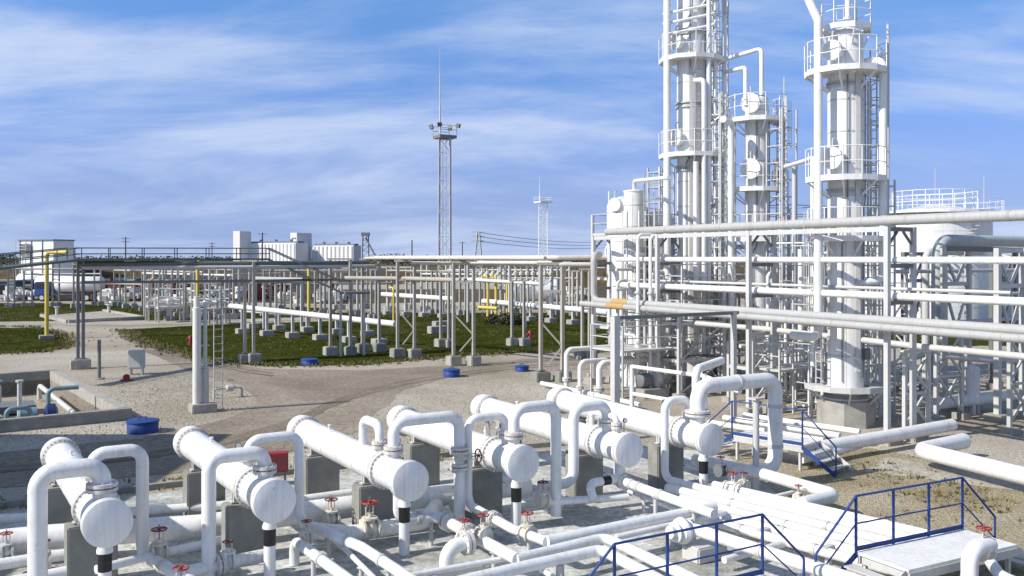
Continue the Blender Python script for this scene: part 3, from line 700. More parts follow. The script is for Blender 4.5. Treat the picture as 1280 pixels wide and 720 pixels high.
# front headers
pipe('upper white header pipe crossing the front of the yard', [G(683, 677, .62), G(893, 634, .62)], .115, supports=[(0, .3), (0, .75)])
pipe('white header pipe that turns towards the viewer beside the blue rail', [G(645, 699, .6), G(756, 672, .6), G(850, 716, .6), G(900, 741, .6)], .10, supports=[(0, .5)], bend=.2)
pipe('lowest white header pipe in front, turning under the blue rail', [G(500, 745, .6), G(640, 712, .6), G(752, 687, .6), G(822, 724, .6), G(870, 752, .6)], .105, supports=[(0, .7), (1, .5)], bend=.2)
pipe('slim white pipe behind the front headers beside a steel channel', [G(500, 722, .45), G(632, 698, .45)], .055, n=12, supports=[(0, .3), (0, .8)])
pipe('slim white pipe along the headers towards the bundle', [G(770, 672, .5), G(905, 641, .5)], .06, n=12, supports=[(0, .5)])
pipe('short white pipe end showing under the lowest header', [G(676, 712, .3), G(716, 735, .3)], .05, n=10)
tag(obj('steel_channel', MB().beam(G(470, 733, .2), G(640, 700, .2), .16, .10), LGREY), 'pale steel channel lying before the front headers', 'channel')
# single pipe with a bulb between the rails
a = G(863, 660, .6); b = G(1056, 722, .6)
pipe('white pipe running from a bulb elbow towards the lower right', [a-U*.55+Z*0, a, b, b+(b-a)*.3], .125, bend=.3, collars=[(1, .5)])
p = a-U*.2; t_ = thing('flow_meter', 'round white flow meter on a low stand behind the blue rail', 'meter', Vector((p.x, p.y, 0)))
obj('bulb', MB().lathe(p-U*.25-Z*.02, U, [(0, .12), (.03, .2), (.06, .2), (.09, .15), (.14, .24), (.22, .27), (.3, .24), (.35, .15), (.38, .2), (.41, .2), (.44, .12)], 22), WHITE, t_)
obj('stand', MB().box(Vector((p.x, p.y, .16))+U*.4-V*.2, (.8, .5, .32), UA), LGREY, t_, bevel=.03)
pipe('low white cross pipe between the bulb pipe and the bundle', [G(905, 700, .25), G(985, 678, .25), G(1010, 668, .25)], .07, n=12)
pipe('pale low cross pipe along the bottom edge right of the blue rail', [G(900, 752, .2), G(990, 727, .2), G(1010, 716, .2)], .06, n=12)
# hairpin loop right of the thickest arch
a = G(868, 574, .55)
pipe('white hairpin pipe that turns back right of the thickest arch', [a, G(945, 590, .55), G(1046, 619, .55), G(1003, 629, .55)], .145, bend=.28, n=20)
pipe('thin white pipe beside the hairpin pipe', [G(938, 628, .3), G(1005, 612, .3)], .05, n=10)
valve('small valve with red handwheel inside the hairpin pipe', G(998, 622, .35), U, .07, wheel=RED, s=.9)
# large header under the exchangers
pipe('large white header pipe lying under the exchangers', [G(-120, 690, .5), G(62, 671, .5), G(250, 658, .5), G(400, 638, .5), G(545, 620, .5), G(660, 606, .5)], .24, n=24, supports=[])
pipe('white pipe parallel to the large header, nearer the kerb', [G(-100, 655, .35), G(200, 637, .35), G(380, 624, .35), G(470, 612, .35)], .10, n=14)
pipe('pale pipe along the floor from the fourth arch towards the fifth exchanger', [R4-U*.25-Z*.1, G(785, 621, .45)], .085, n=14)
pipe('white branch pipe with two valves under the third exchanger', [G(395, 664, .35), G(440, 667, .35), G(530, 652, .35), G(545, 632, .35)], .17, n=18, bend=.3)
valve('valve with wide red handwheel before the third exchanger pier', G(462, 661, .4)+Z*.0, U, .15, wheel=RED, s=1.7)
valve('grey-green valve with thin maroon handwheel between second and third exchangers', G(414, 650, .42), U, .13, wheel=MAROON, s=1.35, body=CREAM)
valve('valve at the head of the low line beneath the second arched pipe', G(383, 672, .55), U, .09, wheel=RED, s=1.0)
valve('cream valve with maroon handwheel between the two leftmost exchangers', G(199, 692, .5), U, .13, wheel=MAROON, s=1.4)
pipe('white pipe through the cream valve between the leftmost exchangers', [G(120, 712, .5), G(199, 692, .5), G(275, 676, .5)], .08, n=14)
valve('valve with rusty red handwheel cut by the bottom edge', G(226, 742, .45), U, .12, wheel=RED, s=1.3)
valve('white valve beside the pier of the second exchanger', G(285, 700, .4), U, .13, wheel=MAROON, s=1.0, body=OFFWH)
pipe('white pipe with flanges behind the second arched pipe', [G(232, 716, .35), G(300, 700, .35), G(330, 694, .35)], .12, n=16, flanges=[(0, .6)])
for i, (px, py, lab) in enumerate(((8, 690, 'valve with red handwheel at the left edge of the yard'), (40, 676, 'valve with maroon handwheel behind the far left pipe'), (205-150, 700, 'valve with maroon handwheel right of the far left pipe'))):
    valve(lab, G(px, py, .45), U, .1, wheel=(RED, MAROON, MAROON)[i], s=1.1, body=LGREY)
pipe('pale pipe low behind the far left pipe', [G(-60, 715, .3), G(60, 696, .3), G(110, 690, .3)], .11, n=14)
pipe('lower pale pipe near the bottom left corner', [G(-60, 742, .3), G(30, 725, .3), G(100, 712, .3)], .11, n=14)
# red box behind the second exchanger
p = G(347, 606); t_ = thing('red_fire_box', 'red fire box behind the second heat exchanger', 'fire box', p)
obj('body', MB().box(p+Z*.62, (.55, .35, .5), UA*.4), RED, t_, bevel=.02)
obj('door', MB().box(p+Z*.62-Vector((-.08, .19, 0)), (.45, .02, .4), UA*.4), MAROON, t_)
for s in (-.2, .2): obj('leg', MB().box(p+Vector((s, 0, .18)), (.05, .05, .37)), DGREY, t_)
# ------------------------------------------------------------------ blue-railed crossovers
def crossover(label, L_, R_, depth, zd, side, stairs=True, m=BLUE, left_stair=True):
    """deck between two points of its railing line, stairs at both ends; the railing stands on the far edge"""
    d = (R_-L_); d.z = 0; ln = d.length; d.normalize(); n = Vector((d.y, -d.x, 0))*side
    L0 = Vector((L_.x, L_.y, 0)); R0 = Vector((R_.x, R_.y, 0)); root = thing('crossover_platform', label, 'platform', (L0+R0)/2+n*depth*.5, 'blue-railed crossover platforms')
    zt = zd+1.0
    dk = MB().hexa([L0+Z*(zd-.05)+n*.02, R0+Z*(zd-.05)+n*.02, R0+Z*(zd-.05)+n*depth, L0+Z*(zd-.05)+n*depth, L0+Z*zd+n*.02, R0+Z*zd+n*.02, R0+Z*zd+n*depth, L0+Z*zd+n*depth])
    obj('deck', dk, WHITE, root)
    sk = MB()
    sk.beam(L0+n*depth+Z*(zd-.13), R0+n*depth+Z*(zd-.13), .05, .15); sk.beam(L0+n*.06+Z*(zd-.13), R0+n*.06+Z*(zd-.13), .05, .15)
    for e in (L0+d*.06, R0-d*.06): sk.beam(e+n*.1+Z*(zd-.13), e+n*(depth-.06)+Z*(zd-.13), .05, .14)
    obj('deck_frame', sk, LGREY, root)
    for e in (L0+d*.12, R0-d*.12):
        for k in (.1, depth-.1): obj('leg', MB().beam(e+n*k, e+n*k+Z*(zd-.2), .07), LGREY, root)
    obj('toe_board', MB().beam(L0+Z*(zd+.045), R0+Z*(zd+.045), .012, .085), m, root)
    k = 3
    for i in range(k+1):
        p = L0.lerp(R0, i/k); obj('railing_post', MB().beam(p+Z*(zd-.1), p+Z*zt, .038), m, root)
    obj('handrail', MB().tube([L0+Z*zt, R0+Z*zt], .022, 8), m, root)
    obj('middle_rail', MB().tube([L0+Z*(zd+.5), R0+Z*(zd+.5)], .016, 8), m, root)
    for e, s in ((L0, -1), (R0, 1)):
        if s < 0 and not left_stair: continue
        q = e+d*s*1.0
        for nn in (0.0, depth-.05):
            obj('stringer', MB().beam(e+n*nn+Z*(zd-.06), q+n*nn+Z*.05, .016, .11), m if nn == 0 else LGREY, root)
        obj('stair_rail', MB().tube([e+Z*zt, q+Z*(.85), q+Z*.06], .022, 8, bend=.08), m, root)
        obj('stair_rail', MB().tube([e+Z*(zd+.5), q+Z*.42], .014, 8), m, root)
        for i in range(1, 4):
            c = e.lerp(q, i/4)+Z*(zd*(1-i/4)); obj('step', MB().hexa([c+n*.03-d*.11-Z*.03, c+n*.03+d*.11-Z*.03, c+n*(depth-.08)+d*.11-Z*.03, c+n*(depth-.08)-d*.11-Z*.03, c+n*.03-d*.11, c+n*.03+d*.11, c+n*(depth-.08)+d*.11, c+n*(depth-.08)-d*.11]), LGREY, root)
    return root
crossover('blue-railed white crossover deck at the bottom right corner', G(1070, 620, 1.75), G(1203, 597, 1.75), 1.12, .75, 1)
crossover('blue-railed crossover at the bottom edge, in front of the header pipes', G(768, 680, 1.75), G(953, 643, 1.75), 1.0, .75, 1)
crossover('blue-railed crossover behind the thickest arched pipe', G(915, 543, .75), G(1003, 557, .75), 1.1, .75, -1, m=BLUE)
# valve and elbow beside the corner platform
a = G(1235, 700, .55)
pipe('white elbow pipe rising in front of the corner platform', [G(1180, 745, .45), G(1212, 735, .45), Vector((G(1212, 735, .45).x, G(1212, 735, .45).y, 1.1)), Vector((G(1212, 735, .45).x, G(1212, 735, .45).y, 1.1))+U*.6], .14, bend=.25)
valve('valve with bright red handwheel beside the corner platform', Vector((G(1212, 735, .45).x, G(1212, 735, .45).y, 1.0))+U*.42, U, .1, wheel=RED, s=1.25)
pipe('short white pipes stepping down right of the corner platform', [G(1236, 700, .6), G(1252, 722, .6), G(1290, 735, .5)], .10)

# ------------------------------------------------------------------ long pipes on the ground at the right
pipe('thick white pipe lying across the ground at the right edge', [G(1205, 551, .5), G(1150, 563, .5), G(1300, 600, .5), G(1360, 616, .5)], .23, n=22, bend=.35)
pipe('thick white pipe passing behind the near rack post', [G(1190, 531, .45), G(1112, 545, .45), G(1004, 563, .45), G(990, 560, .45)], .2, n=20, flanges=[])
pipe('long white pipe coming from behind the rightmost exchanger', [G(1003, 574, .3), G(1040, 566, .3), G(1075, 556, .3)], .12, n=14)
for i, (a, b) in enumerate((((905, 522), (1050, 545)), ((880, 527), (1030, 551)), ((930, 519), (1075, 540)))):
    pipe(('middle', 'nearest', 'farthest')[i]+' of three white pipes running below the right column', [G(*a, .5), G(*b, .5)], .10, n=12, group='three white pipes below the right column')

# ------------------------------------------------------------------ pipe rack on the right
RA = at(1109, 29.9, 0); RD = Vector((-5.87, 10.1, 0)); rn = Vector((.865, .503, 0)); rdn = RD.normalized()
def rp(s, off, z): return RA+RD*s+rn*off+Z*z
def rack_post_frame(s, label, low):
    root = thing('pipe_rack_frame', label, 'rack frame', rp(s, .65, 0), 'frames of the right-hand pipe rack')
    for o_ in (0, 1.3):
        obj('footing', MB().box(rp(s, o_, .14), (.75, .7, .34), math.atan2(rn.y, rn.x)), CONC, root, bevel=.03)
        obj('post', MB().beam(rp(s, o_, .3), rp(s, o_, 7.06), .16, .16, up=rn), LGREY if o_ == 0 else GREY, root)
    for z in (6.98, 5.78, 4.58): obj('crossbeam', MB().beam(rp(s, .08, z), rp(s, 1.22, z), .12, .14), DGREY, root)
    for p_, q_, w_ in ((rp(s, .1, 6.5), rp(s, .5, 6.9), .07), (rp(s, 1.2, 6.5), rp(s, .8, 6.9), .07), (rp(s, -.32, 3.76), rp(s, -.08, 3.76), .10)):
        obj('bracket', MB().beam(p_, q_, w_), DGREY, root)
rack_post_frame(0, 'nearest tall rack frame, its post standing on a block beside the right column', 0)
rack_post_frame(.531, 'tall rack frame between the middle and the right column', 0)
rack_post_frame(1.0, 'tall rack frame before the leftmost tall column', 0)
rack_post_frame(1.41, 'farthest tall rack frame, at the left end of the rack', 0)
rack_post_frame(-.46, 'tall rack frame just beyond the right edge', 0)
_T = pipe('large pale pipe along the top of the right-hand rack', [rp(1.33, .1, 7.26), rp(-1.2, .1, 7.26)], .165, PIPEG, n=18)
tag(obj('rack_beam', MB().beam(rp(1.41, 0.0, 6.98)-rdn*.1, rp(0, 0.0, 6.98)+rdn*.1, .10, .17), LGREY), 'long pale beam under the top pipe of the right-hand rack', 'beam')
pipe('upper thin white pipe on the right-hand rack', [rp(1.30, .42, 5.97), rp(-1.2, .42, 5.97)], .11, WHITE, n=14)
pipe('lower thin white pipe on the right-hand rack', [rp(1.32, .45, 4.78), rp(-1.2, .45, 4.78)], .13, WHITE, n=14)
o = pipe('grey pipe with an orange wrap that rises at the left end of the rack', [rp(1.41, .35, 6.2)+U*.0, rp(1.37, -.32, 6.2), rp(1.37, -.32, 4.02), rp(-1.2, -.32, 4.02)], .155, PIPEG, n=16, bend=.35)
obj('orange_wrap', MB().lathe(rp(1.24, -.32, 4.02), -rdn, [(0, .156), (.01, .167), (1.2, .167), (1.21, .156)], 18), ORANGE, o)
o = pipe('second grey pipe with an orange end, below the first', [rp(1.43, -.55, 3.85), rp(-1.2, -.55, 3.78)], .13, PIPEG, n=14)
obj('orange_wrap', MB().lathe(rp(1.25, -.55, 3.843), -rdn, [(0, .132), (.01, .145), (1.3, .145), (1.31, .132)], 18), ORANGE, o)
pipe('slim white pipe bracketed to the backs of the rack posts', [rp(1.3, 1.05, 5.0), rp(-.3, 1.05, 5.0)], .06, LGREY, n=10)
for i in range(17):
    obj('strap', MB().lathe(rp(1.25-i*.145, .1, 7.26), -rdn, [(0, .16), (.002, .172), (.07, .172), (.072, .16)], 18), TAUPE, _T)
for i in range(12):
    obj('strap', MB().lathe(rp(1.0-i*.17, -.55, 3.835-.0045*i), -rdn, [(0, .12), (.002, .138), (.06, .138), (.062, .12)], 16), TAUPE, o)
# portal in front of the rack
root = thing('steel_portal', 'grey steel portal with one thick post behind the rightmost exchanger', 'portal', at(768, 30.5, 0))
pp = at(769, 30.5, 0); q = pp+U*5.4
obj('post', MB().beam(pp, pp+Z*4.1, .23, .23, up=U), LGREY, root)
obj('post', MB().beam(q, q+Z*4.1, .16, .16, up=U), GREY, root)
obj('beam', MB().beam(pp-U*.1+Z*4.05, q+U*.2+Z*4.05, .14, .12), DGREY, root)

# trestles
def trestle(p, w, zt, label, dirv=None, group='low braced trestles at the right', m=None):
    dirv = dirv or rn; m = m or LGREY; a = Vector((p.x, p.y, 0)); b = a+dirv*w
    root = thing('braced_trestle', label, 'trestle', (a+b)/2, group)
    for e in (a, b):
        obj('post', MB().beam(e, e+Z*zt, .13, .13, up=dirv), m, root)
        obj('footing', MB().box(e+Z*.1, (.5, .5, .28), .53), CONC, root, bevel=.02)
    obj('crossbeam', MB().beam(a-dirv*.15+Z*(zt+.06), b+dirv*.15+Z*(zt+.06), .14, .12), m, root)
    h = zt/2
    for z0 in (.25, h):
        o_ = V*0+Vector((-dirv.y, dirv.x, 0))*.05
        br = MB().beam(a+Z*z0+o_, b+Z*(z0+h-.2)+o_, .07); br.beam(b+Z*z0-o_, a+Z*(z0+h-.2)-o_, .07)
        obj('brace', br, m, root)
    obj('crossbeam', MB().beam(a+dirv*.07+Z*h, b-dirv*.07+Z*h, .08, .08), m, root)
    return root
trestle(at(1131, 31.2, 0), 1.25, 2.8, 'braced trestle right behind the nearest rack post')
trestle(at(941, 36.0, 0), 1.3, 3.0, 'braced trestle between the middle and right columns')
trestle(at(828, 40.5, 0), 1.2, 2.95, 'braced trestle in front of the leftmost tall column')
trestle(at(1170, 33.8, 0), 1.5, 3.3, 'braced trestle under the big grey duct')
trestle(at(1262, 31.5, 0), 1.5, 3.4, 'braced trestle at the right edge of the picture', m=GREY)
pipe('pale pipe carried by the low braced trestles', [at(1150, 31.0, 3.05)-rdn*9, at(1150, 31.0, 3.05), at(960, 36.2, 3.23), at(842, 41, 3.2)], .11, LGREY, n=12)
pipe('pale pipe lying low through the trestles', [at(1010, 36, .9), at(1160, 37, 2.2), at(1290, 38, 1.7)], .12, LGREY, n=12, bend=.3)
# second rack at the far right, with the duct
def lattice_frame(p, w, zt, label, m):
    a = Vector((p.x, p.y, 0)); b = a+rn*w; root = thing('pipe_rack_frame', label, 'rack frame', (a+b)/2, 'frames of the duct rack at the far right')
    for e in (a, b):
        obj('post', MB().beam(e, e+Z*zt, .2, .2, up=rn), m, root); obj('footing', MB().box(e+Z*.12, (.7, .7, .3), .53), CONC, root, bevel=.02)
    for z0, z1 in ((3.2, 5.0), (5.0, zt-.2)):
        c = (a+b)/2
        br = MB().beam(a+Z*z1, c+Z*z0, .09); br.beam(b+Z*z1, c+Z*z0, .09); obj('brace', br, m, root)
    for z in (3.2, 5.0, zt-.08): obj('crossbeam', MB().beam(a+rn*.1+Z*z, b-rn*.1+Z*z, .14, .16), m, root)
lattice_frame(at(1180, 36.5, 0), 1.55, 6.5, 'dark rack frame under the bend of the grey duct', GREY)
lattice_frame(at(1247, 34.0, 0), 1.6, 6.4, 'rack frame with V braces near the right edge', LGREY)
lattice_frame(at(1240, 42.5, 0), 1.8, 6.5, 'dark rack frame farther back under the duct', DGREY)
lattice_frame(at(1130, 41.5, 0), 1.4, 6.3, 'dark rack frame just behind the right column', DGREY)
tag(obj('rack_beam', MB().beam(at(1180, 36.5, 6.42), at(1330, 36.5, 6.3), .16, .2), DGREY), 'dark beam under the grey duct at the right edge', 'beam')
a = at(1172, 37, 1.0); t = along(Vector((a.x, a.y, 6.75)), U, 1300); a2 = Vector((a.x, a.y, 6.75))
pipe('big grey duct that rises and bends towards the right edge', [a, a2, a2+U*t], .24, DUCT, n=22, bend=.7)
pipe('thinner pale riser left of the big grey duct', [at(1157, 38.5, .5), at(1157, 38.5, 6.3), at(1157, 38.5, 6.3)+U*4], .15, LGREY, n=14, bend=.4)
p = at(1216, 35.5, 0)
t = thing('upright_pot', 'short white upright pot among the trestles at right', 'vessel', p)
obj('body', MB().lathe(p, Z, [(0, .1), (.4, .1), (.45, .25), (1.75, .25), (1.85, .2), (1.9, .08), (1.91, 0)], 20), WHITE, t)
for k in range(3): obj('leg', MB().beam(p+Vector((math.cos(k*2.1)*.22, math.sin(k*2.1)*.22, 0)), p+Vector((math.cos(k*2.1)*.22, math.sin(k*2.1)*.22, .6)), .06), LGREY, t)
pipe('white pipe at the foot of the upright pot', [at(1165, 34.5, .55), at(1262, 36.5, .55)], .22, WHITE, n=16)
pipe('pale pipe above the upright pot', [at(1180, 34, 2.4), at(1246, 35, 2.1), at(1246, 35, .6)], .09, LGREY, n=12)
for i, (px, Y, z) in enumerate(((1120, 33, 3.6), (1120, 36, 5.5), (1160, 39, 4.4))):
    pipe(('lowest', 'highest', 'middle')[i]+' slim grey pipe among the posts at right', [at(px, Y, z), at(px, Y, z)+U*9], .08, GREY, n=10)

# ------------------------------------------------------------------ columns
def arcpts(c, R, a0, a1, z, k): return [Vector((c.x+R*math.cos(a0+(a1-a0)*i/k), c.y+R*math.sin(a0+(a1-a0)*i/k), z)) for i in range(k+1)]
def platform(root, c, r, r2, z, a0, a1, k=8, m=None, rail=True):
    m = m or WHITE; full = abs(a1-a0) > 6.2
    mb = MB(); I = arcpts(c, r+.04, a0, a1, z, k); O = arcpts(c, r2, a0, a1, z, k)
    for i in range(k): mb.hexa([I[i]-Z*.07, O[i]-Z*.07, O[i+1]-Z*.07, I[i+1]-Z*.07, I[i], O[i], O[i+1], I[i+1]])
    for i in range(k): mb.beam(O[i]-Z*.02, O[i+1]-Z*.02, .03, .20)
    for i in range(0, k, 2): mb.beam(I[i]-Z*.65, O[i]-Z*.10, .06)
    pl = obj('platform', mb, m, root)
    if rail:
        for zz in (.55, 1.08): obj('handrail', MB().tube([p+Z*zz for p in O], .019, 6, bend=.01), m, pl)
        for p in O: obj('railing_post', MB().beam(p, p+Z*1.08, .03), m, pl)
def ladder(root, c, ang, r, z0, z1, cage=True, m=None):
    m = m or LGREY; d = Vector((math.cos(ang), math.sin(ang), 0)); e = Vector((-d.y, d.x, 0)); b = Vector((c.x, c.y, 0))+d*(r+.18)
    mb = MB()
    for s in (-.2, .2): mb.beam(b+e*s+Z*z0, b+e*s+Z*(z1+1), .05, .03)
    z = z0+.2
    while z < z1: mb.beam(b-e*.2+Z*z, b+e*.2+Z*z, .03); z += .3
    l = obj('ladder', mb, m, root)
    if cage:
        cg = MB(); z = z0+2.1
        if z < z1:
            while z < z1+1: cg.tube([b+e*(-.22)+Z*z]+[b+d*(.38-.38*math.cos(t))*1.0+e*(-.36*math.cos(t/1.0) if False else -.36*math.cos(t))+Z*z for t in (.5, 1.1, 1.57, 2.04, 2.64)]+[b+e*.22+Z*z], .02, 5, bend=.01); z += .75
            for t in (.5, 1.1, 1.57, 2.04, 2.64): cg.tube([b+d*(.38-.38*math.cos(t))-e*.36*math.cos(t)+Z*(z0+2.1), b+d*(.38-.38*math.cos(t))-e*.36*math.cos(t)+Z*(z1+1)], .014, 4)
            obj('safety_cage', cg, m, l)
def manway(root, c, ang, r, z, s=.3, m=None):
    d = Vector((math.cos(ang), math.sin(ang), 0)); b = Vector((c.x, c.y, z))+d*(r-.05)
    q = obj('manway', MB().lathe(b, d, [(0, s*.8), (.22, s*.8), (.225, s*1.1), (.29, s*1.1), (.295, s*.9), (.30, s*1.1), (.37, s*1.1), (.375, 0)], 20), m or WHITE, root)
    obj('davit', MB().tube([b+d*.3+Z*(-s), b+d*.3+Z*(s+.35), b+d*.15+Z*(s+.35)], .03, 6), LGREY, q)
def column(label, px, Y, r, z0, z1, m=None, bands=1.15, dome=True, base=None):
    c = at(px, Y, 0); m = m or WHITE; root = thing('column_vessel', label, 'column', c)
    prof = [(z0, 0), (z0, r)] + [(z1, r)]
    if dome: prof += [(z1+r*.22, r*.93), (z1+r*.4, r*.7), (z1+r*.5, r*.35), (z1+r*.52, 0)]
    sh = obj('shell', MB().lathe(Vector((c.x, c.y, 0)), Z, prof, 44), m, root)
    b = MB(); z = z0+bands
    while z < z1-.1: b.lathe(Vector((c.x, c.y, z)), Z, [(0, r-.02), (.003, r+.014), (.06, r+.014), (.063, r-.02)], 44); z += bands
    for k in range(6):
        a = -1.9+k*1.05; zz = z0
        d = Vector((math.cos(a), math.sin(a), 0)); b.beam(c+d*(r+.002)+Z*(z0+.1), c+d*(r+.002)+Z*(z1-.1), .03, .01, up=d)
    obj('cladding_seam', b, LGREY, sh)
    return root, c
FR_ = -math.pi/2
# --- right column
C3, c3 = column('tall white column at right, standing on an octagonal concrete base', 1057, 33.4, .625, 1.35, 14.05)
obj('skirt', MB().lathe(c3+Z*.95, Z, [(0, .82), (.06, .82), (.065, .63), (.34, .63), (.345, .80), (.40, .80)], 40), WHITE, C3)
obj('concrete_base', MB().prism([(c3.x+1.0*math.cos(k*.7854+.39), c3.y+1.0*math.sin(k*.7854+.39)) for k in range(8)], -.1, .95), CONC, C3, bevel=.03)
bm_ = MB(); bm_.bolts(c3+Z*1.02, Vector((0, 0.0001, 1)), .74, .2, 20, .025) if False else None
obj('anchor_bolts', MB().lathe(c3+Z*1.0, Z, [(0, .76), (.12, .76), (.12, .7)], 30), BOLT, C3)
platform(C3, c3, .6, .92, 14.35, 0, 6.2832, 8)
platform(C3, c3, .625, 1.42, 12.75, math.radians(-230), math.radians(20), 9)
platform(C3, c3, .625, 1.38, 8.9, math.radians(-220), math.radians(20), 9)
platform(C3, c3, .625, 1.3, 6.75, math.radians(-200), math.radians(30), 8)
platform(C3, c3, .80, 1.45, 1.42, math.radians(-210), math.radians(30), 9, rail=False, m=LGREY)
ladder(C3, c3, math.radians(12), .95, 9.0, 12.7); ladder(C3, c3, math.radians(-172), .85, 1.5, 6.7); ladder(C3, c3, math.radians(8), .9, 6.8, 8.9, False); ladder(C3, c3, math.radians(60), .65, 12.8, 14.3, False)
manway(C3, c3, math.radians(-140), .625, 13.45, .33); manway(C3, c3, math.radians(-140), .625, 9.6, .36)
obj('top_nozzle', MB().lathe(c3+Z*14.2+U*.12, Z, [(0, .1), (.5, .1), (.5, .17), (.58, .17), (.58, .1), (1.8, .1)], 14), WHITE, C3)
for z, rr in ((8.35, .66), (12.2, .66)): obj('stiffening_ring', MB().lathe(c3+Z*z, Z, [(0, .60), (0, .68), (.06, .68), (.06, .63), (.14, .63), (.14, .68), (.2, .68), (.2, .6)], 40), GREY, C3)
obj('instrument_box', MB().box(c3+Vector((.56, -.45, 2.6)), (.25, .2, .4), .4), DGREY, C3)
pipe('white pipe climbing the left side of the right column with a jog near its top', [at(1011, 33.0, 17.5), at(1011, 33.0, 15.3), at(1023, 32.8, 14.5), at(1023, 32.8, 3.2), at(1023, 32.8, 3.2)+V*1.2], .155, WHITE, n=16, bend=.3)
pipe('white downpipe on the right side of the right column', [at(1062, 33.8, 13.1), at(1104, 32.9, 13.15), at(1104, 32.9, 5.25), at(1060, 33.0, 5.1)], .14, WHITE, n=14, bend=.3)
pipe('slim vent pole standing highest right of the right column', [at(1110, 33.3, 5.0), at(1110, 33.3, 14.5)], .055, LGREY, n=8)
tag(obj('cable_tray', MB().beam(c3+Vector((.2, -.66, 2)), c3+Vector((.2, -.66, 12.6)), .16, .06, up=Vector((0, 1, 0))), LGREY), 'vertical cable tray on the face of the right column', 'cable tray')
# --- middle column
C2, c2 = column('shorter white column with two round manways, between the tall columns', 946, 42.0, .53, 1.2, 13.2)
obj('skirt', MB().lathe(c2+Z*.5, Z, [(0, .75), (.06, .75), (.065, .54), (.72, .54)], 36), WHITE, C2)
obj('concrete_base', MB().prism([(c2.x+.95*math.cos(k*.7854+.39), c2.y+.95*math.sin(k*.7854+.39)) for k in range(8)], -.1, .5), CONC, C2, bevel=.03)
platform(C2, c2, .53, 1.3, 12.3, math.radians(-215), math.radians(40), 8)
platform(C2, c2, .53, 1.28, 9.15, math.radians(-215), math.radians(30), 8)
platform(C2, c2, .53, 1.2, 6.9, math.radians(-200), math.radians(30), 8)
ladder(C2, c2, math.radians(5), .85, 9.2, 12.3); ladder(C2, c2, math.radians(15), .95, 1.4, 9.1)
manway(C2, c2, math.radians(-125), .53, 13.0, .40); manway(C2, c2, math.radians(-125), .53, 10.05, .42)
for a in (20, -20, 0): obj('vent_pole', MB().tube([c2+Vector((1.25*math.cos(math.radians(a)), 1.25*math.sin(math.radians(a)), 9.2)), c2+Vector((1.25*math.cos(math.radians(a)), 1.25*math.sin(math.radians(a)), 14.3-abs(a)*.05))], .03, 6), LGREY, C2)
p = at(970, 41.3, 9.17); t = thing('instrument_valve', 'dark upright instrument on the middle column platform', 'instrument', p)
obj('body', MB().lathe(p, Z, [(0, .1), (.35, .1), (.4, .18), (.75, .18), (.8, .08), (1.05, .08), (1.1, .14), (1.3, .1)], 12), DGREY, t)
obj('flange', MB().lathe(p, Z, [(0, .2), (.05, .2)], 12), BOLT, t)
pipe('upper white pipe bridging from the tall column to the middle column', [at(904, 43, 15.3), at(952, 41.8, 15.55), at(952, 41.6, 13.4)], .10, WHITE, n=12, bend=.2)
pipe('lower white pipe bridging from the tall column to the middle column', [at(904, 43, 14.7), at(932, 41.6, 14.65), at(932, 41.4, 12.9)], .10, WHITE, n=12, bend=.2)
pipe('white pipe standing left of the middle column up to its upper platform', [at(904, 40.5, 12.15), at(914, 41.2, 12.1), at(914, 41.2, 1.2)], .15, WHITE, n=14, bend=.2)
pipe('white pipe from the middle column across to the right column', [at(976, 41.6, 10.1), at(1008, 36, 9.85), at(1016, 34.5, 9.8), at(1016, 34.5, 2)], .09, WHITE, n=12, bend=.2)
pipe('white riser right of the middle column ladder', [at(993, 40, 10.0), at(993, 40, 1.0)], .10, LGREY, n=12)
pipe('pale riser with a flange right of the middle column', [at(1001, 38, 6.4), at(1001, 38, 1.0)], .12, WHITE, n=12)
KZ = lambda z: 6.05+(z-6.05)*1.13
def K1(px, Y, z): return at(px, Y*1.13, KZ(z) if z > 4 else z)
# --- leftmost tall column
C1, c1 = column('tallest white column wrapped in pipes and ladders, cut by the top edge', 864, 43.0, .66, 1.5, 24.5)
obj('skirt', MB().lathe(c1+Z*.6, Z, [(0, .95), (.08, .95), (.085, .68), (.92, .68)], 40), WHITE, C1)
obj('concrete_base', MB().prism([(c1.x+1.15*math.cos(k*.7854+.39), c1.y+1.15*math.sin(k*.7854+.39)) for k in range(8)], -.1, .6), CONC, C1, bevel=.03)
for z, r2, a0, a1 in ((16.9, 1.3, -60, 60), (14.2, 1.36, -230, 45), (11.9, 1.3, -35, 60), (10.25, 1.36, -230, 40), (8.3, 1.25, -40, 50), (18.8, 1.36, -230, 50)):
    platform(C1, c1, .66, r2*1.1, KZ(z), math.radians(a0), math.radians(a1), 8)
for z0, z1, a in ((1.6, 8.2, 8), (8.4, 11.8, -8), (12.0, 14.1, 8), (14.3, 16.8, -8), (17, 18.7, 8)): ladder(C1, c1, math.radians(a), .85, KZ(z0) if z0 > 4 else z0, KZ(z1))
ladder(C1, c1, math.radians(-75), .66, KZ(7.7), KZ(14.0), False)
manway(C1, c1, math.radians(-150), .66, KZ(14.9), .36); manway(C1, c1, math.radians(-150), .66, KZ(10.95), .36)
for z in (12.2, 9.6, 15.2): obj('stiffening_ring', MB().lathe(c1+Z*KZ(z), Z, [(0, .62), (0, .75), (.06, .75), (.06, .67), (.2, .67), (.2, .75), (.26, .75), (.26, .62)], 40), GREY, C1)
pipe('white pipe along the left side of the tallest column', [K1(834, 37.5, 21), K1(834, 37.5, 1.2)], .17, WHITE, n=16)
pipe('white pipe on the right face of the tallest column', [K1(886, 37.0, 21), K1(886, 37.0, 1.2)], .10, WHITE, n=14)
pipe('white pipe starting at the middle platform of the tallest column', [K1(868, 37.2, 13.2), K1(880, 36.9, 13.2), K1(880, 36.9, 1.2)], .11, WHITE, n=14, bend=.2)
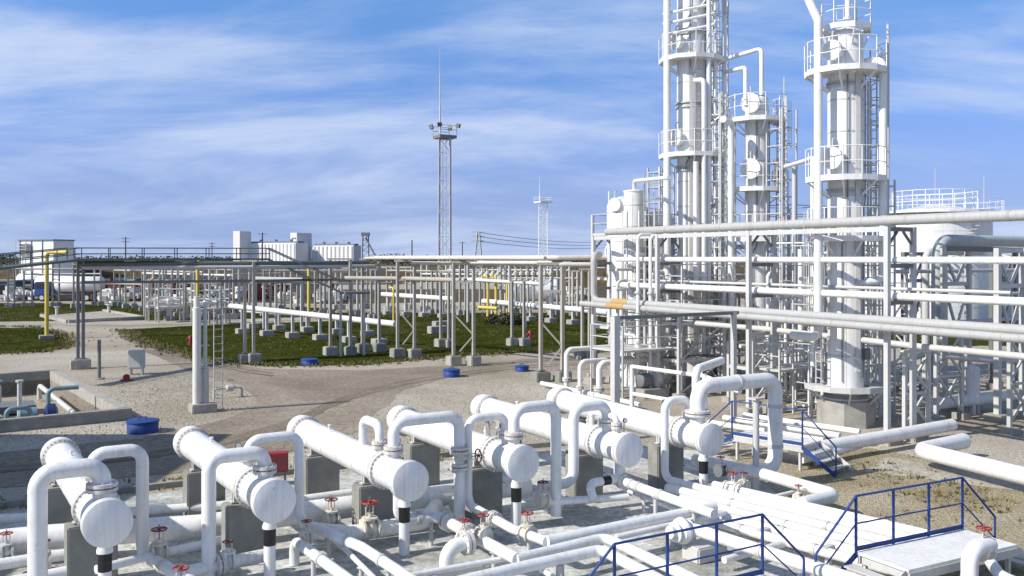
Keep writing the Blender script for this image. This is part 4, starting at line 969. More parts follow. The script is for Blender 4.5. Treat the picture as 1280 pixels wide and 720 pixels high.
pipe('white pipe starting below the lower platform of the tallest column', [K1(870, 36.9, 9.9), K1(870, 36.9, 1.2)], .12, WHITE, n=14)
pipe('white riser between the tallest and the middle column', [K1(907, 38.2, 21), K1(905, 38.2, 14), K1(905, 38.2, 1.0)], .095, WHITE, n=12)
pipe('slim white riser at the outer right of the tallest column', [K1(894, 37.6, 20), K1(894, 37.6, 5)], .07, WHITE, n=10)
tag(obj('cable_tray', MB().beam(c1+Vector((-.1, -.70, 2)), c1+Vector((-.1, -.70, 14.8)), .2, .06, up=Vector((0, 1, 0))), LGREY), 'vertical cable tray on the face of the tallest column', 'cable tray')
o = MB()
for z, dx in ((14.9, .2), (14.5, -.1), (14.05, .15)):
    o = MB().tube([c1+Vector((-1.35, -.3, KZ(z)+1.3)), c1+Vector((-.75, -.8, KZ(z)+1.3)), c1+Vector((.9, -.8, KZ(z)+1.65))], .07, 8, bend=.2)
    tag(obj('pipe_run', o, WHITE), {14.9: 'highest', 14.5: 'middle', 14.05: 'lowest'}[z]+' of three slanted pipes near the top of the tallest column', 'pipe')
# --- vessel group at the left of the columns
t, c = column('fat white domed vessel left of the tall columns', 783, 45.0, .95, 2.6, 8.55, bands=1.4)
for a in (45, 135, 225, 315): obj('leg', MB().beam(c+Vector((.75*math.cos(math.radians(a)), .75*math.sin(math.radians(a)), 0)), c+Vector((.75*math.cos(math.radians(a)), .75*math.sin(math.radians(a)), 2.8)), .2), LGREY, t)
manway(t, c, math.radians(-130), .75, 8.6, .3)
platform(t, c, .95, 1.6, 7.3, math.radians(-60), math.radians(60), 5, m=LGREY); ladder(t, c, math.radians(-72), .95, 2.5, 7.3)
t, c = column('narrow white vessel with a flat cap beside the domed vessel', 793, 43.6, .5, 1.5, 9.15, dome=False, bands=1.0)
obj('skirt', MB().lathe(c, Z, [(0, .62), (.1, .62), (.11, .5), (1.5, .5)], 30), WHITE, t)
obj('cap', MB().lathe(c+Z*9.15, Z, [(0, .53), (.06, .53), (.10, .4), (.12, 0)], 30), WHITE, t)
ladder(t, c, math.radians(-40), .5, 2.2, 9.0)
t, c = column('small white vessel partly hidden behind the tallest column', 822, 44.5, .75, 2.0, 7.9, bands=1.2)
obj('skirt', MB().lathe(c, Z, [(0, .9), (.1, .9), (.11, .75), (2.0, .75)], 30), WHITE, t)
platform(t, c, .75, 1.35, 7.0, math.radians(-200), math.radians(20), 7, m=DGREY)
pipe('white pipe from the narrow vessel to the tallest column', [at(793, 43.4, 9.2), at(793, 43.2, 9.65), at(836, 38.5, 9.4)], .09, WHITE, n=12, bend=.2)
pipe('thin spike pole on the domed vessel', [at(761, 45, 7.6), at(761, 45, 9.3)], .03, WHITE, n=6)
# equipment between the vessels and the rack: small pipework
k = 0
for px, Y, z0, z1, r in ((806, 41.5, 1, 6.2, .07), (815, 42, .6, 5.4, .09), (838, 41, .5, 6.0, .08), (849, 41.5, .5, 5.2, .06), (772, 42, .5, 5.0, .08), (781, 41.6, 1, 4.6, .06), (905, 41, .5, 5.6, .07), (917, 43, .5, 6.4, .11), (960, 39.5, .4, 5.4, .07), (971, 39.8, .4, 6.0, .09), (982, 38.6, .4, 4.2, .07), (1012, 35.5, .4, 5.8, .08), (1028, 35.4, .5, 6.2, .07), (1090, 36.2, .5, 6.4, .12), (1098, 38, .5, 5.8, .07)):
    p = at(px, Y, z0)
    o = tag(obj('riser_pipe', MB().tube([p-U*.35, p, p+Z*(z1-z0), p+Z*(z1-z0)+U*random.choice((.5, .8, -.5))], r, 10, bend=r*3), random.choice((WHITE, LGREY))), 'slim riser in the pipework thicket around the columns', 'pipe', 'slim risers around the columns')
    obj('flange', MB().lathe(p+Z*(z1-z0)*.45, Z, [(0, r), (.001, r*1.8), (.12, r*1.8), (.121, r)], 12), LGREY, o)
for i, (px, Y, z, l) in enumerate(((765, 41.5, 3.2, 4.5), (768, 42.0, 4.6, 5), (770, 42.3, 5.5, 5), (840, 41.8, 2.2, 5), (905, 40.6, 3.4, 4), (925, 40, 2.2, 4), (960, 38, 4.4, 3.5), (985, 37, 2.3, 5), (1000, 36.8, 5.2, 4))):
    o = tag(obj('pipe_run', MB().tube([at(px, Y, z), at(px, Y, z)+U*l*.6, at(px, Y, z)+U*l*.6-Z*.8, at(px, Y, z)+U*l-Z*.8], .08, 10, bend=.2), random.choice((WHITE, LGREY))), 'short stepped cross pipe in the thicket around the columns', 'pipe', 'stepped cross pipes around the columns')
    for s in (.2, .5): obj('flange', MB().lathe(at(px, Y, z)+U*l*s, U, [(0, .08), (.001, .15), (.12, .15), (.121, .08)], 12), LGREY, o)
for i, (px, Y, w, d_, zt, lab) in enumerate(((795, 40.2, 3.2, 2.2, 2.1, 'steel walkway around the foot of the vessels'), (985, 36.5, 2.6, 1.5, 1.7, 'steel walkway with rails left of the right column'), (870, 41.0, 3.0, 1.5, 4.7, 'raised steel walkway at the foot of the tallest column'))):
    c = at(px, Y, 0); t = thing('steel_walkway', lab, 'walkway', c, 'steel walkways among the columns')
    P4 = [c+U*a+V*b for a, b in ((-w/2, -d_/2), (w/2, -d_/2), (w/2, d_/2), (-w/2, d_/2))]
    obj('deck', MB().box(c+Z*zt, (w, d_, .08), UA), LGREY, t)
    for p in P4: obj('leg', MB().beam(p, p+Z*(zt+1.05), .07), LGREY, t)
    for z in (.55, 1.05): obj('handrail', MB().tube([p+Z*(zt+z) for p in P4+P4[:1]], .025, 6, bend=.01), LGREY, t)
    if i == 1:
        e = P4[1]; obj('stair', MB().beam(e+Z*zt, e+U*1.6+Z*.05, .05, .2), LGREY, t); obj('stair_rail', MB().tube([e+Z*(zt+1.05), e+U*1.6+Z*1.0, e+U*1.6], .025, 6, bend=.05), LGREY, t)
for i, (px, Y, sx, sy, sz) in enumerate(((812, 40, 1.4, 1.0, 1.1), (845, 43, 1.5, 1.2, 1.0), (903, 44, 1.4, 1.1, 1.1), (975, 44, 1.6, 1.2, 1.0))):
    p = at(px, Y, 0); t = thing('pump_skid', 'grey pump skid on a plinth between the column feet', 'pump', p, 'pump skids between the column feet')
    obj('plinth', MB().box(p+Z*.2, (sx, sy, .4), UA), CONC, t, bevel=.03)
    obj('motor', MB().lathe(p+Z*.75-U*.6, U, [(0, .2), (.05, .3), (.55, .3), (.6, .15)], 16), (DGREY, GREY, TEAL, GREY)[i], t); obj('casing', MB().lathe(p+Z*.75+U*.1, U, [(0, .15), (.1, .35), (.35, .35), (.4, .12)], 16), LGREY, t)
    obj('outlet', MB().tube([p+Z*.8+U*.3, p+Z*1.8+U*.3, p+Z*1.8+U*.3+V*.8], .09, 10), WHITE, t)
# inverted-U pipes behind the rightmost exchanger
for i, (x0, yb, yt, dx, r, lab) in enumerate(((708, 482, 437, 3.6, .11, 'leftmost inverted-U pipe behind the rightmost exchanger'), (725, 490, 452, 3.0, .10, 'middle inverted-U pipe behind the rightmost exchanger'), (749, 492, 454, 3.4, .13, 'rightmost inverted-U pipe behind the rightmost exchanger'))):
    p = G(x0, yb+8); zt = H-(yt-HZ)*p.y/F
    pipe(lab, [p, Vector((p.x, p.y, zt)), Vector((p.x, p.y, zt))+U*dx, Vector((p.x, p.y, 0))+U*dx], r, WHITE, n=14, bend=.3, flanges=[(0, .3)])
pipe('white pipe lying behind the bonnet of the rightmost exchanger', [G(677, 479, .2), G(722, 489, .2), G(800, 506, .2)], .10, n=14)
t = thing('pipe_railing', 'two-rail white pipe railing behind the rightmost exchanger', 'railing', at(840, 33.5, 0))
A_ = at(790, 33.8, 0); B_ = at(881, 31.0, 0)
for z in (1.05, 2.05): obj('rail', MB().tube([A_+Z*z, B_+Z*z], .075, 10), WHITE, t)
for f_ in (0, 1): obj('post', MB().tube([A_.lerp(B_, f_), A_.lerp(B_, f_)+Z*2.1], .085, 10), WHITE, t)
pipe('white elbow pipe just above the thickest arched pipe', [at(870, 28, 1.0), at(870, 28, 2.65), at(902, 29.5, 2.75)], .13, n=14, bend=.25)
pipe('second white pipe leaving behind the thickest arched pipe', [at(884, 31, 2.0), at(925, 29.5, 1.75)], .09, n=12)

# ------------------------------------------------------------------ the thicket around the columns
def caged_ladder(px, Y, zt, label):
    c = at(px, Y, 0); t = thing('caged_ladder', label, 'ladder', c, 'free-standing caged ladders among the columns')
    for a in (-.45, .45):
        for b in (-.45, .45): obj('post', MB().beam(c+U*a+V*b, c+U*a+V*b+Z*zt, .06), LGREY, t)
    for i in range(int(zt/.75)):
        z = .5+i*.75; obj('hoop', MB().tube([c+U*a+V*b+Z*z for a, b in ((-.45, -.45), (.45, -.45), (.45, .45), (-.45, .45), (-.45, -.45))], .025, 5, bend=.01), LGREY, t)
    rg = MB()
    for s_ in (-.2, .2): rg.beam(c-V*.1+U*s_, c-V*.1+U*s_+Z*zt, .045)
    for i in range(int(zt/.3)): rg.beam(c-V*.1-U*.2+Z*(.2+i*.3), c-V*.1+U*.2+Z*(.2+i*.3), .03)
    obj('ladder', rg, WHITE, t)
caged_ladder(977, 41.0, 12.6, 'tall caged ladder right of the middle column')
caged_ladder(901, 42.0, 13.5, 'tallest caged ladder, right of the leftmost tall column')
caged_ladder(1013, 35.5, 6.9, 'short caged ladder left of the right column')
caged_ladder(1000, 43, 7.6, 'short caged ladder between the middle and right columns')
caged_ladder(801, 42.6, 8.2, 'caged ladder in front of the vessels')
caged_ladder(1096, 35.0, 9.0, 'caged ladder right of the right column')
caged_ladder(1082, 34.8, 12.6, 'tall caged ladder close behind the right column')
caged_ladder(893, 45.0, 18.5, 'very tall caged ladder behind the leftmost tall column')
caged_ladder(826, 45.5, 10.5, 'caged ladder left of the leftmost tall column')
def access_tower(px, Y, w, d_, levels, label, m=None):
    m = m or LGREY; c = at(px, Y, 0); t = thing('access_tower', label, 'access tower', c, 'open steel access towers among the columns')
    zt = levels[-1]
    K = [c+U*a*w/2+V*b*d_/2 for a, b in ((-1, -1), (1, -1), (1, 1), (-1, 1))]
    for p in K: obj('post', MB().beam(p, p+Z*(zt+1.0), .13, .13, up=U), m, t); obj('footing', MB().box(p+Z*.1, (.45, .45, .26), UA), CONC, t, bevel=.02)
    for z in levels:
        for a, b in zip(K, K[1:]+K[:1]): obj('beam', MB().beam(a+Z*z, b+Z*z, .09, .13), m, t)
        gr = MB()
        for i in range(9): gr.beam(K[0].lerp(K[1], (i+.5)/9)+Z*(z+.07), K[3].lerp(K[2], (i+.5)/9)+Z*(z+.07), .12, .03)
        obj('grating', gr, DGREY, t)
        for zz in (.55, 1.0): obj('handrail', MB().tube([p+Z*(z+zz) for p in K+K[:1]], .022, 5, bend=.01), m, t)
    z0 = .2
    for z in levels:
        obj('brace', MB().beam(K[0]+Z*z0, K[1]+Z*(z-.1), .06), m, t); obj('brace', MB().beam(K[1]+Z*z0, K[2]+Z*(z-.1), .06), m, t); z0 = z
access_tower(812, 46.5, 5.2, 2.6, (2.6, 5.0, 7.2), 'three-level steel access tower around the vessels left of the columns')
access_tower(915, 46.5, 3.0, 2.6, (2.4, 4.6, 6.6), 'three-level steel access tower between the leftmost and middle columns')
access_tower(985, 46, 2.8, 2.4, (2.2, 4.6, 7.6), 'three-level steel access tower right of the middle column')
access_tower(1085, 40.5, 2.2, 2.2, (2.2, 4.4), 'two-level steel access tower right of the right column')
access_tower(950, 38.6, 2.2, 1.4, (1.5,), 'single-level steel access tower in front of the middle column')
access_tower(865, 40.6, 2.6, 1.2, (1.6, 3.2), 'two-level steel access tower in front of the leftmost tall column')
rr = random.Random(21)
for i in range(26):
    px = rr.uniform(770, 1035); Y = rr.uniform(39.5, 47) if px < 985 else rr.uniform(36, 44); h = rr.uniform(2.2, 7.8); r = rr.choice((.035, .05, .06, .075)); p = at(px, Y, .3)
    l1 = rr.uniform(.6, 2.2); l2 = rr.uniform(.5, 1.5)
    o = tag(obj('riser_pipe', MB().tube([p-U*l1*.5, p, p+Z*h, p+Z*h+(U if rr.random() > .4 else V)*l1, p+Z*(h-l2)+(U if rr.random() > .5 else V)*l1], r, 8, bend=r*3), rr.choice((WHITE, LGREY, BEIGE))), 'thin looping riser in the pipework thicket around the columns', 'pipe', 'thin looping risers around the columns')
    for f_ in (.3, .62): obj('flange', MB().lathe(p+Z*h*f_, Z, [(0, r), (.001, r*1.9), (.10, r*1.9), (.101, r)], 10), LGREY, o)
    if i % 2: obj('line_valve', MB().lathe(p+Z*h*.45, Z, [(0, r*1.9), (.05, r*1.3), (.16, r*2.6), (.27, r*1.3), (.32, r*1.9)], 10), rr.choice((CREAM, LGREY, DGREY)), o)
# thin tubing and cable runs clipped to the columns
for c, r, zt, lab in ((c1, .66, 20, 'leftmost tall column'), (c2, .53, 12.2, 'middle column'), (c3, .625, 12.6, 'right column')):
    for k, a in enumerate((-50, -120)):
        d = Vector((math.cos(math.radians(a)), math.sin(math.radians(a)), 0))*(r+.06); d2 = Vector((math.cos(math.radians(a+16)), math.sin(math.radians(a+16)), 0))*(r+.06)
        tag(obj('conduit', MB().tube([c+d+Z*1.6, c+d+Z*zt*(.62-.1*k), c+d2+Z*(zt*(.64-.1*k)), c+d2+Z*zt], .022, 6, bend=.05), DGREY), 'thin dark conduit on the %s side of the %s' % (('right', 'left')[k], lab), 'conduit')
# ------------------------------------------------------------------ long racks in the middle distance
def frame(x0, x1, yb, zt, label, brace=False, w=.16, levels=(), m=None, group='two-post frames of the long rack', foot=True):
    a, b = G(x0, yb-3), G(x1, yb-3); m = m or TAUPE; d = (b-a).normalized()
    root = thing('pipe_rack_frame', label, 'rack frame', (a+b)/2, group)
    for e in (a, b):
        if foot: obj('footing', MB().box(e+Z*(.25+random.uniform(-.05, .04)), (random.uniform(.62, .82), random.uniform(.62, .82), .56), UA+random.uniform(-.08, .08)), random.choice((CONC, CONC, CONCD)), root, bevel=.04); obj('base_plate', MB().box(e+Z*.56, (.34, .34, .05), UA), BOLT, root)
        obj('post', MB().beam(e+Z*.5, e+Z*zt, w, w, up=U), m, root)
    obj('crossbeam', MB().beam(a-d*.2+Z*(zt+.06), b+d*.2+Z*(zt+.06), .12, .12), m, root)
    for z in levels: obj('crossbeam', MB().beam(a+d*.08+Z*z, b-d*.08+Z*z, .1, .12), m, root)
    if brace: obj('brace', MB().beam(a+Z*2.9, a.lerp(b, 1)+Z*1.7, .08).beam(a.lerp(b, 1)+Z*1.7, a.lerp(b, .3)+Z*.8, .08), m, root)
    return a, b
fa = frame(97.5, 104, 464, 5.95, 'rack frame of two close posts beside the yellow gas pipe', m=DGREY, levels=(5.4,))
fb = frame(306, 317, 456, 5.8, 'rack frame behind the white vent stack', levels=(4.6, 5.3))
fc = frame(413, 438, 447, 5.9, 'rack frame at the blue lid in the grass', levels=(4.6, 5.4))
fd = frame(453, 474, 443, 5.9, 'rack frame at the corner where the walkway meets the white pipes', levels=(4.6,))
fe = frame(497, 518, 450, 5.8, 'rack frame in the grass right of the walkway corner', brace=True, levels=(4.7,))
ff = frame(567, 592, 460, 5.75, 'rack frame at the gravel edge behind the blue lid', brace=True, levels=(4.7,))
fg = frame(676, 703, 480, 5.7, 'rack frame standing left of the exchangers and the vessels', brace=True, levels=(4.4,))
frame(640, 655, 435, 4.4, 'shorter rack frame in the grass under the white pipes', levels=())
frame(551, 561, 437, 5.0, 'slim rack frame in the grass behind the braced one', levels=())
frame(728, 737, 452, 5.3, 'rack frame against the tall rack at right', levels=(3.0,))
top = lambda f, z, t=.5: f[0].lerp(f[1], t)+Z*z
def run(lab, fs, z, t, r, m, **k): return pipe(lab, [top(f, z, t) for f in fs], r, m, n=10, bend=.3, **k)
end = at(744, 44.5, 0)
run('white top pipe of the long rack, upper line', [fd, fe, ff, fg], 6.02, .2, .10, BEIGE)
run('white top pipe of the long rack, lower line', [fe, ff, fg, (end, end)], 5.72, .9, .11, BEIGE)
run('second white top pipe of the long rack', [fd, fe, ff, fg, (end+U, end+U)], 6.05, .75, .13, BEIGE)
run('grey cable tray hung inside the long rack', [fc, fe, ff], 4.78, .6, .14, TAUPE)
run('grey pipe along the walkway rack', [fa, fb, fc, fd], 5.72, .3, .14, DGREEN)
run('pale pipe along the walkway rack', [fa, fb, fd], 5.5, .8, .12, GREY)
run('thin pipe below the walkway', [fa, fb, fc], 4.7, .5, .08, DGREY)
# walkway with rails
t = thing('steel_walkway', 'long dark green walkway with handrails on top of the left rack', 'walkway', (fa[0]+fb[0])/2)
W0 = at(-90, 40.5, 5.25); W1 = at(93, 49.5, 5.92); W2 = at(335, 54.5, 5.95); nrm = Vector((-.45, .89, 0))
for a, b in ((W0, W1), (W1, W2)):
    n_ = (b-a).cross(Z).normalized()
    obj('deck', MB().beam(a, b, .8, .12), DGREEN, t)
    k = int((b-a).length/1.7)
    for s in (-.45, .45):
        for z in (.33, .65): obj('handrail', MB().tube([a+n_*s+Z*z, b+n_*s+Z*z], .03, 6), DGREEN, t)
        po = MB()
        for i in range(k+1):
            p = a.lerp(b, i/k)+n_*s
            obj('railing_post', MB().beam(p, p+Z*.66, .045), DGREEN, t)
S1 = at(428, 56.0, 3.9)
st = obj('stair', MB().beam(W2, S1, .6, .10), DGREY, t)
for s in (-.4, .4): obj('stair_rail', MB().tube([W2+Vector((0, s, .66)), S1+Vector((0, s, .66))], .04, 6), DGREY, st)
obj('landing', MB().beam(S1, S1+U*1.6, 1.0, .15), DGREY, t)
for e in (S1+V*.3, S1+U*1.4): obj('leg', MB().beam(Vector((e.x, e.y, 0)), e, .12), GREY, t)
# yellow gas pipes
def yellow(lab, pts, r): return pipe(lab, pts, r, YELLOW, n=12, bend=.35, group=None)
p = G(58.5, 424); y0 = p
o = yellow('yellow gas pipe rising from the grass and bending to the rack', [p, Vector((p.x, p.y, 6.45)), Vector((p.x, p.y, 6.45))+Vector((2.0, -1.0, 0))], .145)
obj('footing', MB().box(p+Z*.15, (1, 1, .3), UA), CONCD, o, bevel=.04)
p = G(386, 412); yellow('yellow gas pipe standing under the end of the walkway stair', [p, Vector((p.x, p.y, 5.6)), Vector((p.x, p.y, 5.6))+U*.8], .14)
p = G(247, 410); yellow('yellow gas pipe seen behind the white vent stack', [p, Vector((p.x, p.y, 5.8)), Vector((p.x, p.y, 5.8))+U*.8], .15)
p = G(610, 398); yellow('left upright of a yellow pipe loop in the far grass', [p, Vector((p.x, p.y, 4.2)), Vector((p.x, p.y, 4.2))+V], .15)
p = G(620, 397); yellow('right upright of a yellow pipe loop in the far grass', [p, Vector((p.x, p.y, 4.2)), Vector((p.x, p.y, 4.2))+V], .15)
a = G(598, 384, 2.0); yellow('yellow cross pipe of the loop in the far grass', [a, G(622, 385.5, 2.0)], .14)
p = G(634, 398); yellow('single yellow pipe right of the yellow loop', [p, Vector((p.x, p.y, 3.6)), Vector((p.x, p.y, 3.6))+V], .13)
p = G(492, 402); yellow('thin yellow pipe behind the walkway corner', [p, Vector((p.x, p.y, 3.2)), Vector((p.x, p.y, 3.2))+V], .10)
# low pipes on short posts
def low_pipe(lab, a, b, n, r, m, ztop):
    A, B = a, b; o = pipe(lab, [A, B], r, m, n=12)
    for i in range(n):
        c = A.lerp(B, (i+.5)/n); q = obj('support_post', MB().beam(Vector((c.x, c.y, .3)), Vector((c.x, c.y, c.z-r+.02)), .2), LGREY, o)
        obj('footing', MB().box(Vector((c.x, c.y, .2)), (.9, .9, .44), UA), CONC, q, bevel=.03)
low_pipe('long pale pipe on short posts crossing the grass', at(288, 74, 2.15), at(494, 63.0, 1.5), 6, .22, OFFWH, 1.8)
low_pipe('second low row of posts behind the long pale pipe', at(300, 80, 1.4), at(480, 70.0, 1.2), 5, .10, LGREY, 1.3)
low_pipe('white pipe on posts in the far grass, left length', at(474, 98, 2.15), at(566, 92, 1.9), 4, .26, WHITE, 1.6)
low_pipe('white pipe on posts in the far grass, right length', at(604, 94, 1.6), at(760, 80, 1.3), 6, .26, WHITE, 1.6)
low_pipe('white pipe on posts near the concrete pad', at(200, 88, 1.5), at(290, 92, 1.5), 4, .2, OFFWH, 1.6)
pipe('grey pipe above the rows of posts left of the yellow riser', [at(316, 78, 4.2), at(378, 78, 4.1)], .25, LGREY, n=12)
for px in (330, 345, 377):
    p = at(px, 78, 0); tag(obj('post', MB().beam(p, p+Z*4.0, .2), LGREY), 'plain post under the grey pipe left of the yellow riser', 'post', 'posts under the far grey pipe')
# concrete pad
p = at(118, 78, 0); t = thing('concrete_pad', 'low white-edged concrete pad in the left lawn', 'pad', p)
q = [G(52, 396), G(85, 404), G(180, 399), G(130, 390)]
obj('slab', MB().prism([(v.x, v.y) for v in q], .0, .12), PATH, t)
for a, b in ((q[0], q[1]), (q[1], q[2]), (q[2], q[3])): obj('edge', MB().beam(a+Z*.16, b+Z*.16, .35, .3), CONC, t)
for px, py, lab in ((71, 395, 'left upright fitting on the concrete pad'), (136, 392, 'right upright fitting on the concrete pad')):
    p = G(px, py); t = thing('pipe_fitting', lab, 'fitting', p); obj('pipe', MB().lathe(p, Z, [(0, .3), (.1, .3), (.1, .15), (.9, .15), (.9, .28), (1.0, .28)], 12), LGREY, t); obj('handwheel', MB().torus(p+Z*1.4, Z, .25, .03, 12, 5), DGREY, t); obj('stem', MB().lathe(p+Z*1.0, Z, [(0, .03), (.45, .03)], 6), DGREY, t)
# far frames: thicket of posts
far = [(157, 168, 388, 5.6), (178, 187, 392, 4.6), (190, 200, 393, 5.8), (204, 215, 397, 5.2), (222, 230, 399, 5.6), (232, 243, 403, 4.6), (262, 272, 400, 5.4), (282, 292, 402, 5.0), (330, 338, 398, 4.8), (356, 364, 396, 5.4), (394, 401, 398, 4.6), (406, 412, 396, 5.3), (440, 447, 397, 5.2), (464, 470, 402, 4.8), (484, 490, 392, 5.0), (527, 534, 392, 5.2), (540, 546, 396, 4.6), (575, 582, 397, 5.4), (626, 632, 400, 5.2), (645, 652, 395, 4.4), (690, 697, 397, 5.0), (716, 722, 398, 4.6), (30, 40, 386, 4.4), (66, 74, 386, 5.6), (118, 126, 385, 4.6), (143, 150, 386, 5.2), (248, 256, 396, 4.8), (312, 320, 394, 5.4), (345, 351, 390, 4.9), (372, 379, 392, 5.5), (420, 427, 390, 5.0), (453, 459, 389, 5.4), (508, 514, 390, 4.9), (558, 564, 389, 5.3), (600, 606, 391, 4.7), (660, 667, 390, 5.1), (706, 712, 390, 5.5), (10, 18, 388, 5.0), (92, 98, 388, 5.2)]
tops = []
for i, (x0, x1, yb, zt) in enumerate(far):
    a, b = frame(x0, x1, yb, zt, 'pale far rack frame among many beyond the grass', w=.2, levels=(zt*.6,), group='far rack frames beyond the grass', m=BEIGE if i % 3 == 0 else TAUPE)
    tops.append((a, b, zt))
for i, (k, l, z) in enumerate(((0, 7, 4.9), (1, 7, 4.3), (2, 6, 3.4), (8, 12, 4.7), (9, 14, 3.2), (14, 17, 4.6), (15, 19, 4.2), (17, 21, 3.9), (22, 24, 4.0), (23, 1, 3.0), (25, 26, 4.5), (26, 28, 4.2), (27, 29, 4.6), (29, 31, 4.4), (30, 32, 4.9), (32, 34, 4.4), (33, 36, 4.6), (37, 38, 4.7))):
    a = tops[k][0]+Z*z; b = tops[l][1]+Z*z
    pipe('slim pale pipe strung between the far rack frames', [a, b], .10, random.choice((BEIGE, OFFWH, TAUPE)), n=8, group='slim pipes between the far rack frames')
# comb of short slanted branches under the far white pipe
hdr = pipe('far white manifold with a row of slanted branches', [at(585, 88, 5.6), at(690, 84, 5.6)], .16, WHITE, n=10)
for i in range(14):
    p = at(588, 88, 5.6).lerp(at(688, 84, 5.6), (i+.5)/14)
    obj('branch', MB().tube([p, p-Z*.5+U*.35, p-Z*1.6+U*.35, p-Z*2.0-U*.2], .09, 8, bend=.2), (BEIGE, OFFWH, TAUPE)[i % 3], hdr)
    obj('branch_valve', MB().lathe(p-Z*1.2+U*.35, Z, [(0, .1), (.05, .2), (.3, .2), (.35, .1)], 8), CREAM, hdr)
for e in (585, 637, 690):
    p = at(e, 86, 0); obj('leg', MB().beam(p, p+Z*5.6, .2), LGREY, hdr)
pipe('long pale beam-like pipe under the far manifold', [at(585, 78, 4.2), at(676, 72, 4.0)], .15, OFFWH, n=10)
hdr = pipe('left far manifold with short branches behind the vent stack', [at(180, 92, 5.5), at(300, 96, 5.5)], .16, OFFWH, n=10)
for i in range(15):
    p = at(183, 92, 5.5).lerp(at(298, 96, 5.5), (i+.5)/15)
    obj('branch', MB().tube([p, p-Z*.5+U*.35, p-Z*1.5+U*.35, p-Z*1.9-U*.2], .09, 8, bend=.2), (BEIGE, OFFWH, TAUPE)[i % 3], hdr)
for e in (181, 240, 299):
    p = at(e, 94, 0); obj('leg', MB().beam(p, p+Z*5.5, .22), LGREY, hdr)
for i, (px, Y, zb, w_, h_) in enumerate(((258, 82, 1.4, 2.2, 2.6), (272, 84, 1.4, 1.8, 2.4), (212, 86, 1.4, 2.2, 2.3), (198, 88, 1.4, 2.0, 2.5))):
    p = at(px, Y, 0); t = thing('metering_skid', 'pale open metering skid frame beyond the vent stack', 'skid', p, 'metering skids beyond the vent stack')
    obj('platform', MB().box(p+Z*zb, (w_, 1.6, .2), UA), BEIGE, t)
    fr = MB()
    for a in (-w_/2, w_/2):
        for b in (-.7, .7): obj('post', MB().beam(p+U*a+V*b, p+U*a+V*b+Z*(zb+h_), .14), BEIGE, t)
    for z in (.9, 1.7, 2.4): obj('rail', MB().tube([p+U*a+V*b+Z*(zb+z) for a, b in ((-w_/2, -.7), (w_/2, -.7), (w_/2, .7), (-w_/2, .7), (-w_/2, -.7))], .05, 6, bend=.01), OFFWH, t)
    obj('meter_run', MB().lathe(p-U*w_*.4+Z*(zb+.6), U, [(0, .15), (w_*.3, .15), (w_*.3, .35), (w_*.5, .35), (w_*.5, .15), (w_*.8, .15)], 12), WHITE, t)
# dark low shrubs by the yellow loop
for i, (px, Y) in enumerate(((619, 84), (634, 83), (645, 84))):
    p = at(px, Y, 0); mb = MB()
    for k in range(420):
        a = random.uniform(0, 6.28); rr = random.random()**.5*.9; h = random.random()*1.1*(1-rr*.6)
        c = p+Vector((rr*math.cos(a), rr*math.sin(a), h)); e = Vector((random.uniform(-1, 1), random.uniform(-1, 1), random.uniform(-.3, 1))).normalized()*.16; f_ = e.orthogonal().normalized()*.08
        mb.bm.faces.new([mb.bm.verts.new(c), mb.bm.verts.new(c+e+f_), mb.bm.verts.new(c+e*1.6), mb.bm.verts.new(c+e-f_)])
    tag(obj('shrub', mb, LEAF, loc=p), 'dark low shrub beside the yellow pipe loop', 'shrub', 'dark shrubs beside the yellow loop')

# ------------------------------------------------------------------ lattice masts
def mast(px, Y, zp, w0, w1, label, spike, m, lamps=True):
    c = at(px, Y, 0); t = thing('lattice_mast', label, 'mast', c, None); K = [(-1, -1), (1, -1), (1, 1), (-1, 1)]
    corner = lambda k, z: c+Vector((K[k][0], K[k][1], 0))*((w0+(w1-w0)*z/zp)/2)+Z*z
    for k in range(4): obj('leg', MB().beam(corner(k, 0), corner(k, zp), .14), m, t)
    n = max(6, int(zp/1.7))
    for k in range(4):
        br = MB()
        for i in range(n):
            z0, z1 = zp*i/n, zp*(i+1)/n; a, b = (k, (k+1) % 4) if i % 2 else ((k+1) % 4, k)
            br.beam(corner(a, z0), corner(b, z1), .07); br.beam(corner(k, z1), corner((k+1) % 4, z1), .06)
        obj('bracing', br, m, t)
    s = w1*1.7
    pl = obj('platform', MB().box(c+Z*(zp+.1), (s, s, .35), .5), DGREY if lamps else WHITE, t)
    q = [c+Vector((math.cos(.5+.785+k*1.571), math.sin(.5+.785+k*1.571), 0))*s*.7+Z*(zp+.3) for k in range(4)]
    for p in q: obj('railing_post', MB().beam(p, p+Z*1.15, .07), m, pl)
    for z in (.6, 1.15): obj('handrail', MB().tube([p+Z*z for p in q+q[:1]], .04, 6, bend=.01), m, pl)
    lr = MB()
    for s_ in (-.2, .2): lr.beam(c+Vector((s_, -w1*.4, .5)), c+Vector((s_, -w1*.4, zp)), .04)
    for i in range(int(zp/.4)): lr.beam(c+Vector((-.2, -w1*.4, .6+i*.4)), c+Vector((.2, -w1*.4, .6+i*.4)), .03)
    obj('ladder', lr, m, t)
    obj('spike', MB().lathe(c+Vector((-w1*.45, 0, zp)), Z, [(0, .12), (spike*.35, .10), (spike*.36, .07), (spike*.7, .06), (spike*.71, .035), (spike, .02)], 8), m, t)
    if lamps:
        for k, p in enumerate(q):
            b = p+Z*1.2; d = (p-c); d.z = 0; d.normalize()
            l = obj('floodlight', MB().beam(b+d*.0, b+d*.38-Z*.12, .45, .5), DGREY, t)
            obj('lamp_glass', MB().beam(b+d*.39-Z*.123, b+d*.41-Z*.13, .39, .43), GLASSM, l)
            obj('lamp_bracket', MB().tube([p+Z*.9, b+d*.1], .05, 6), DGREY, l)
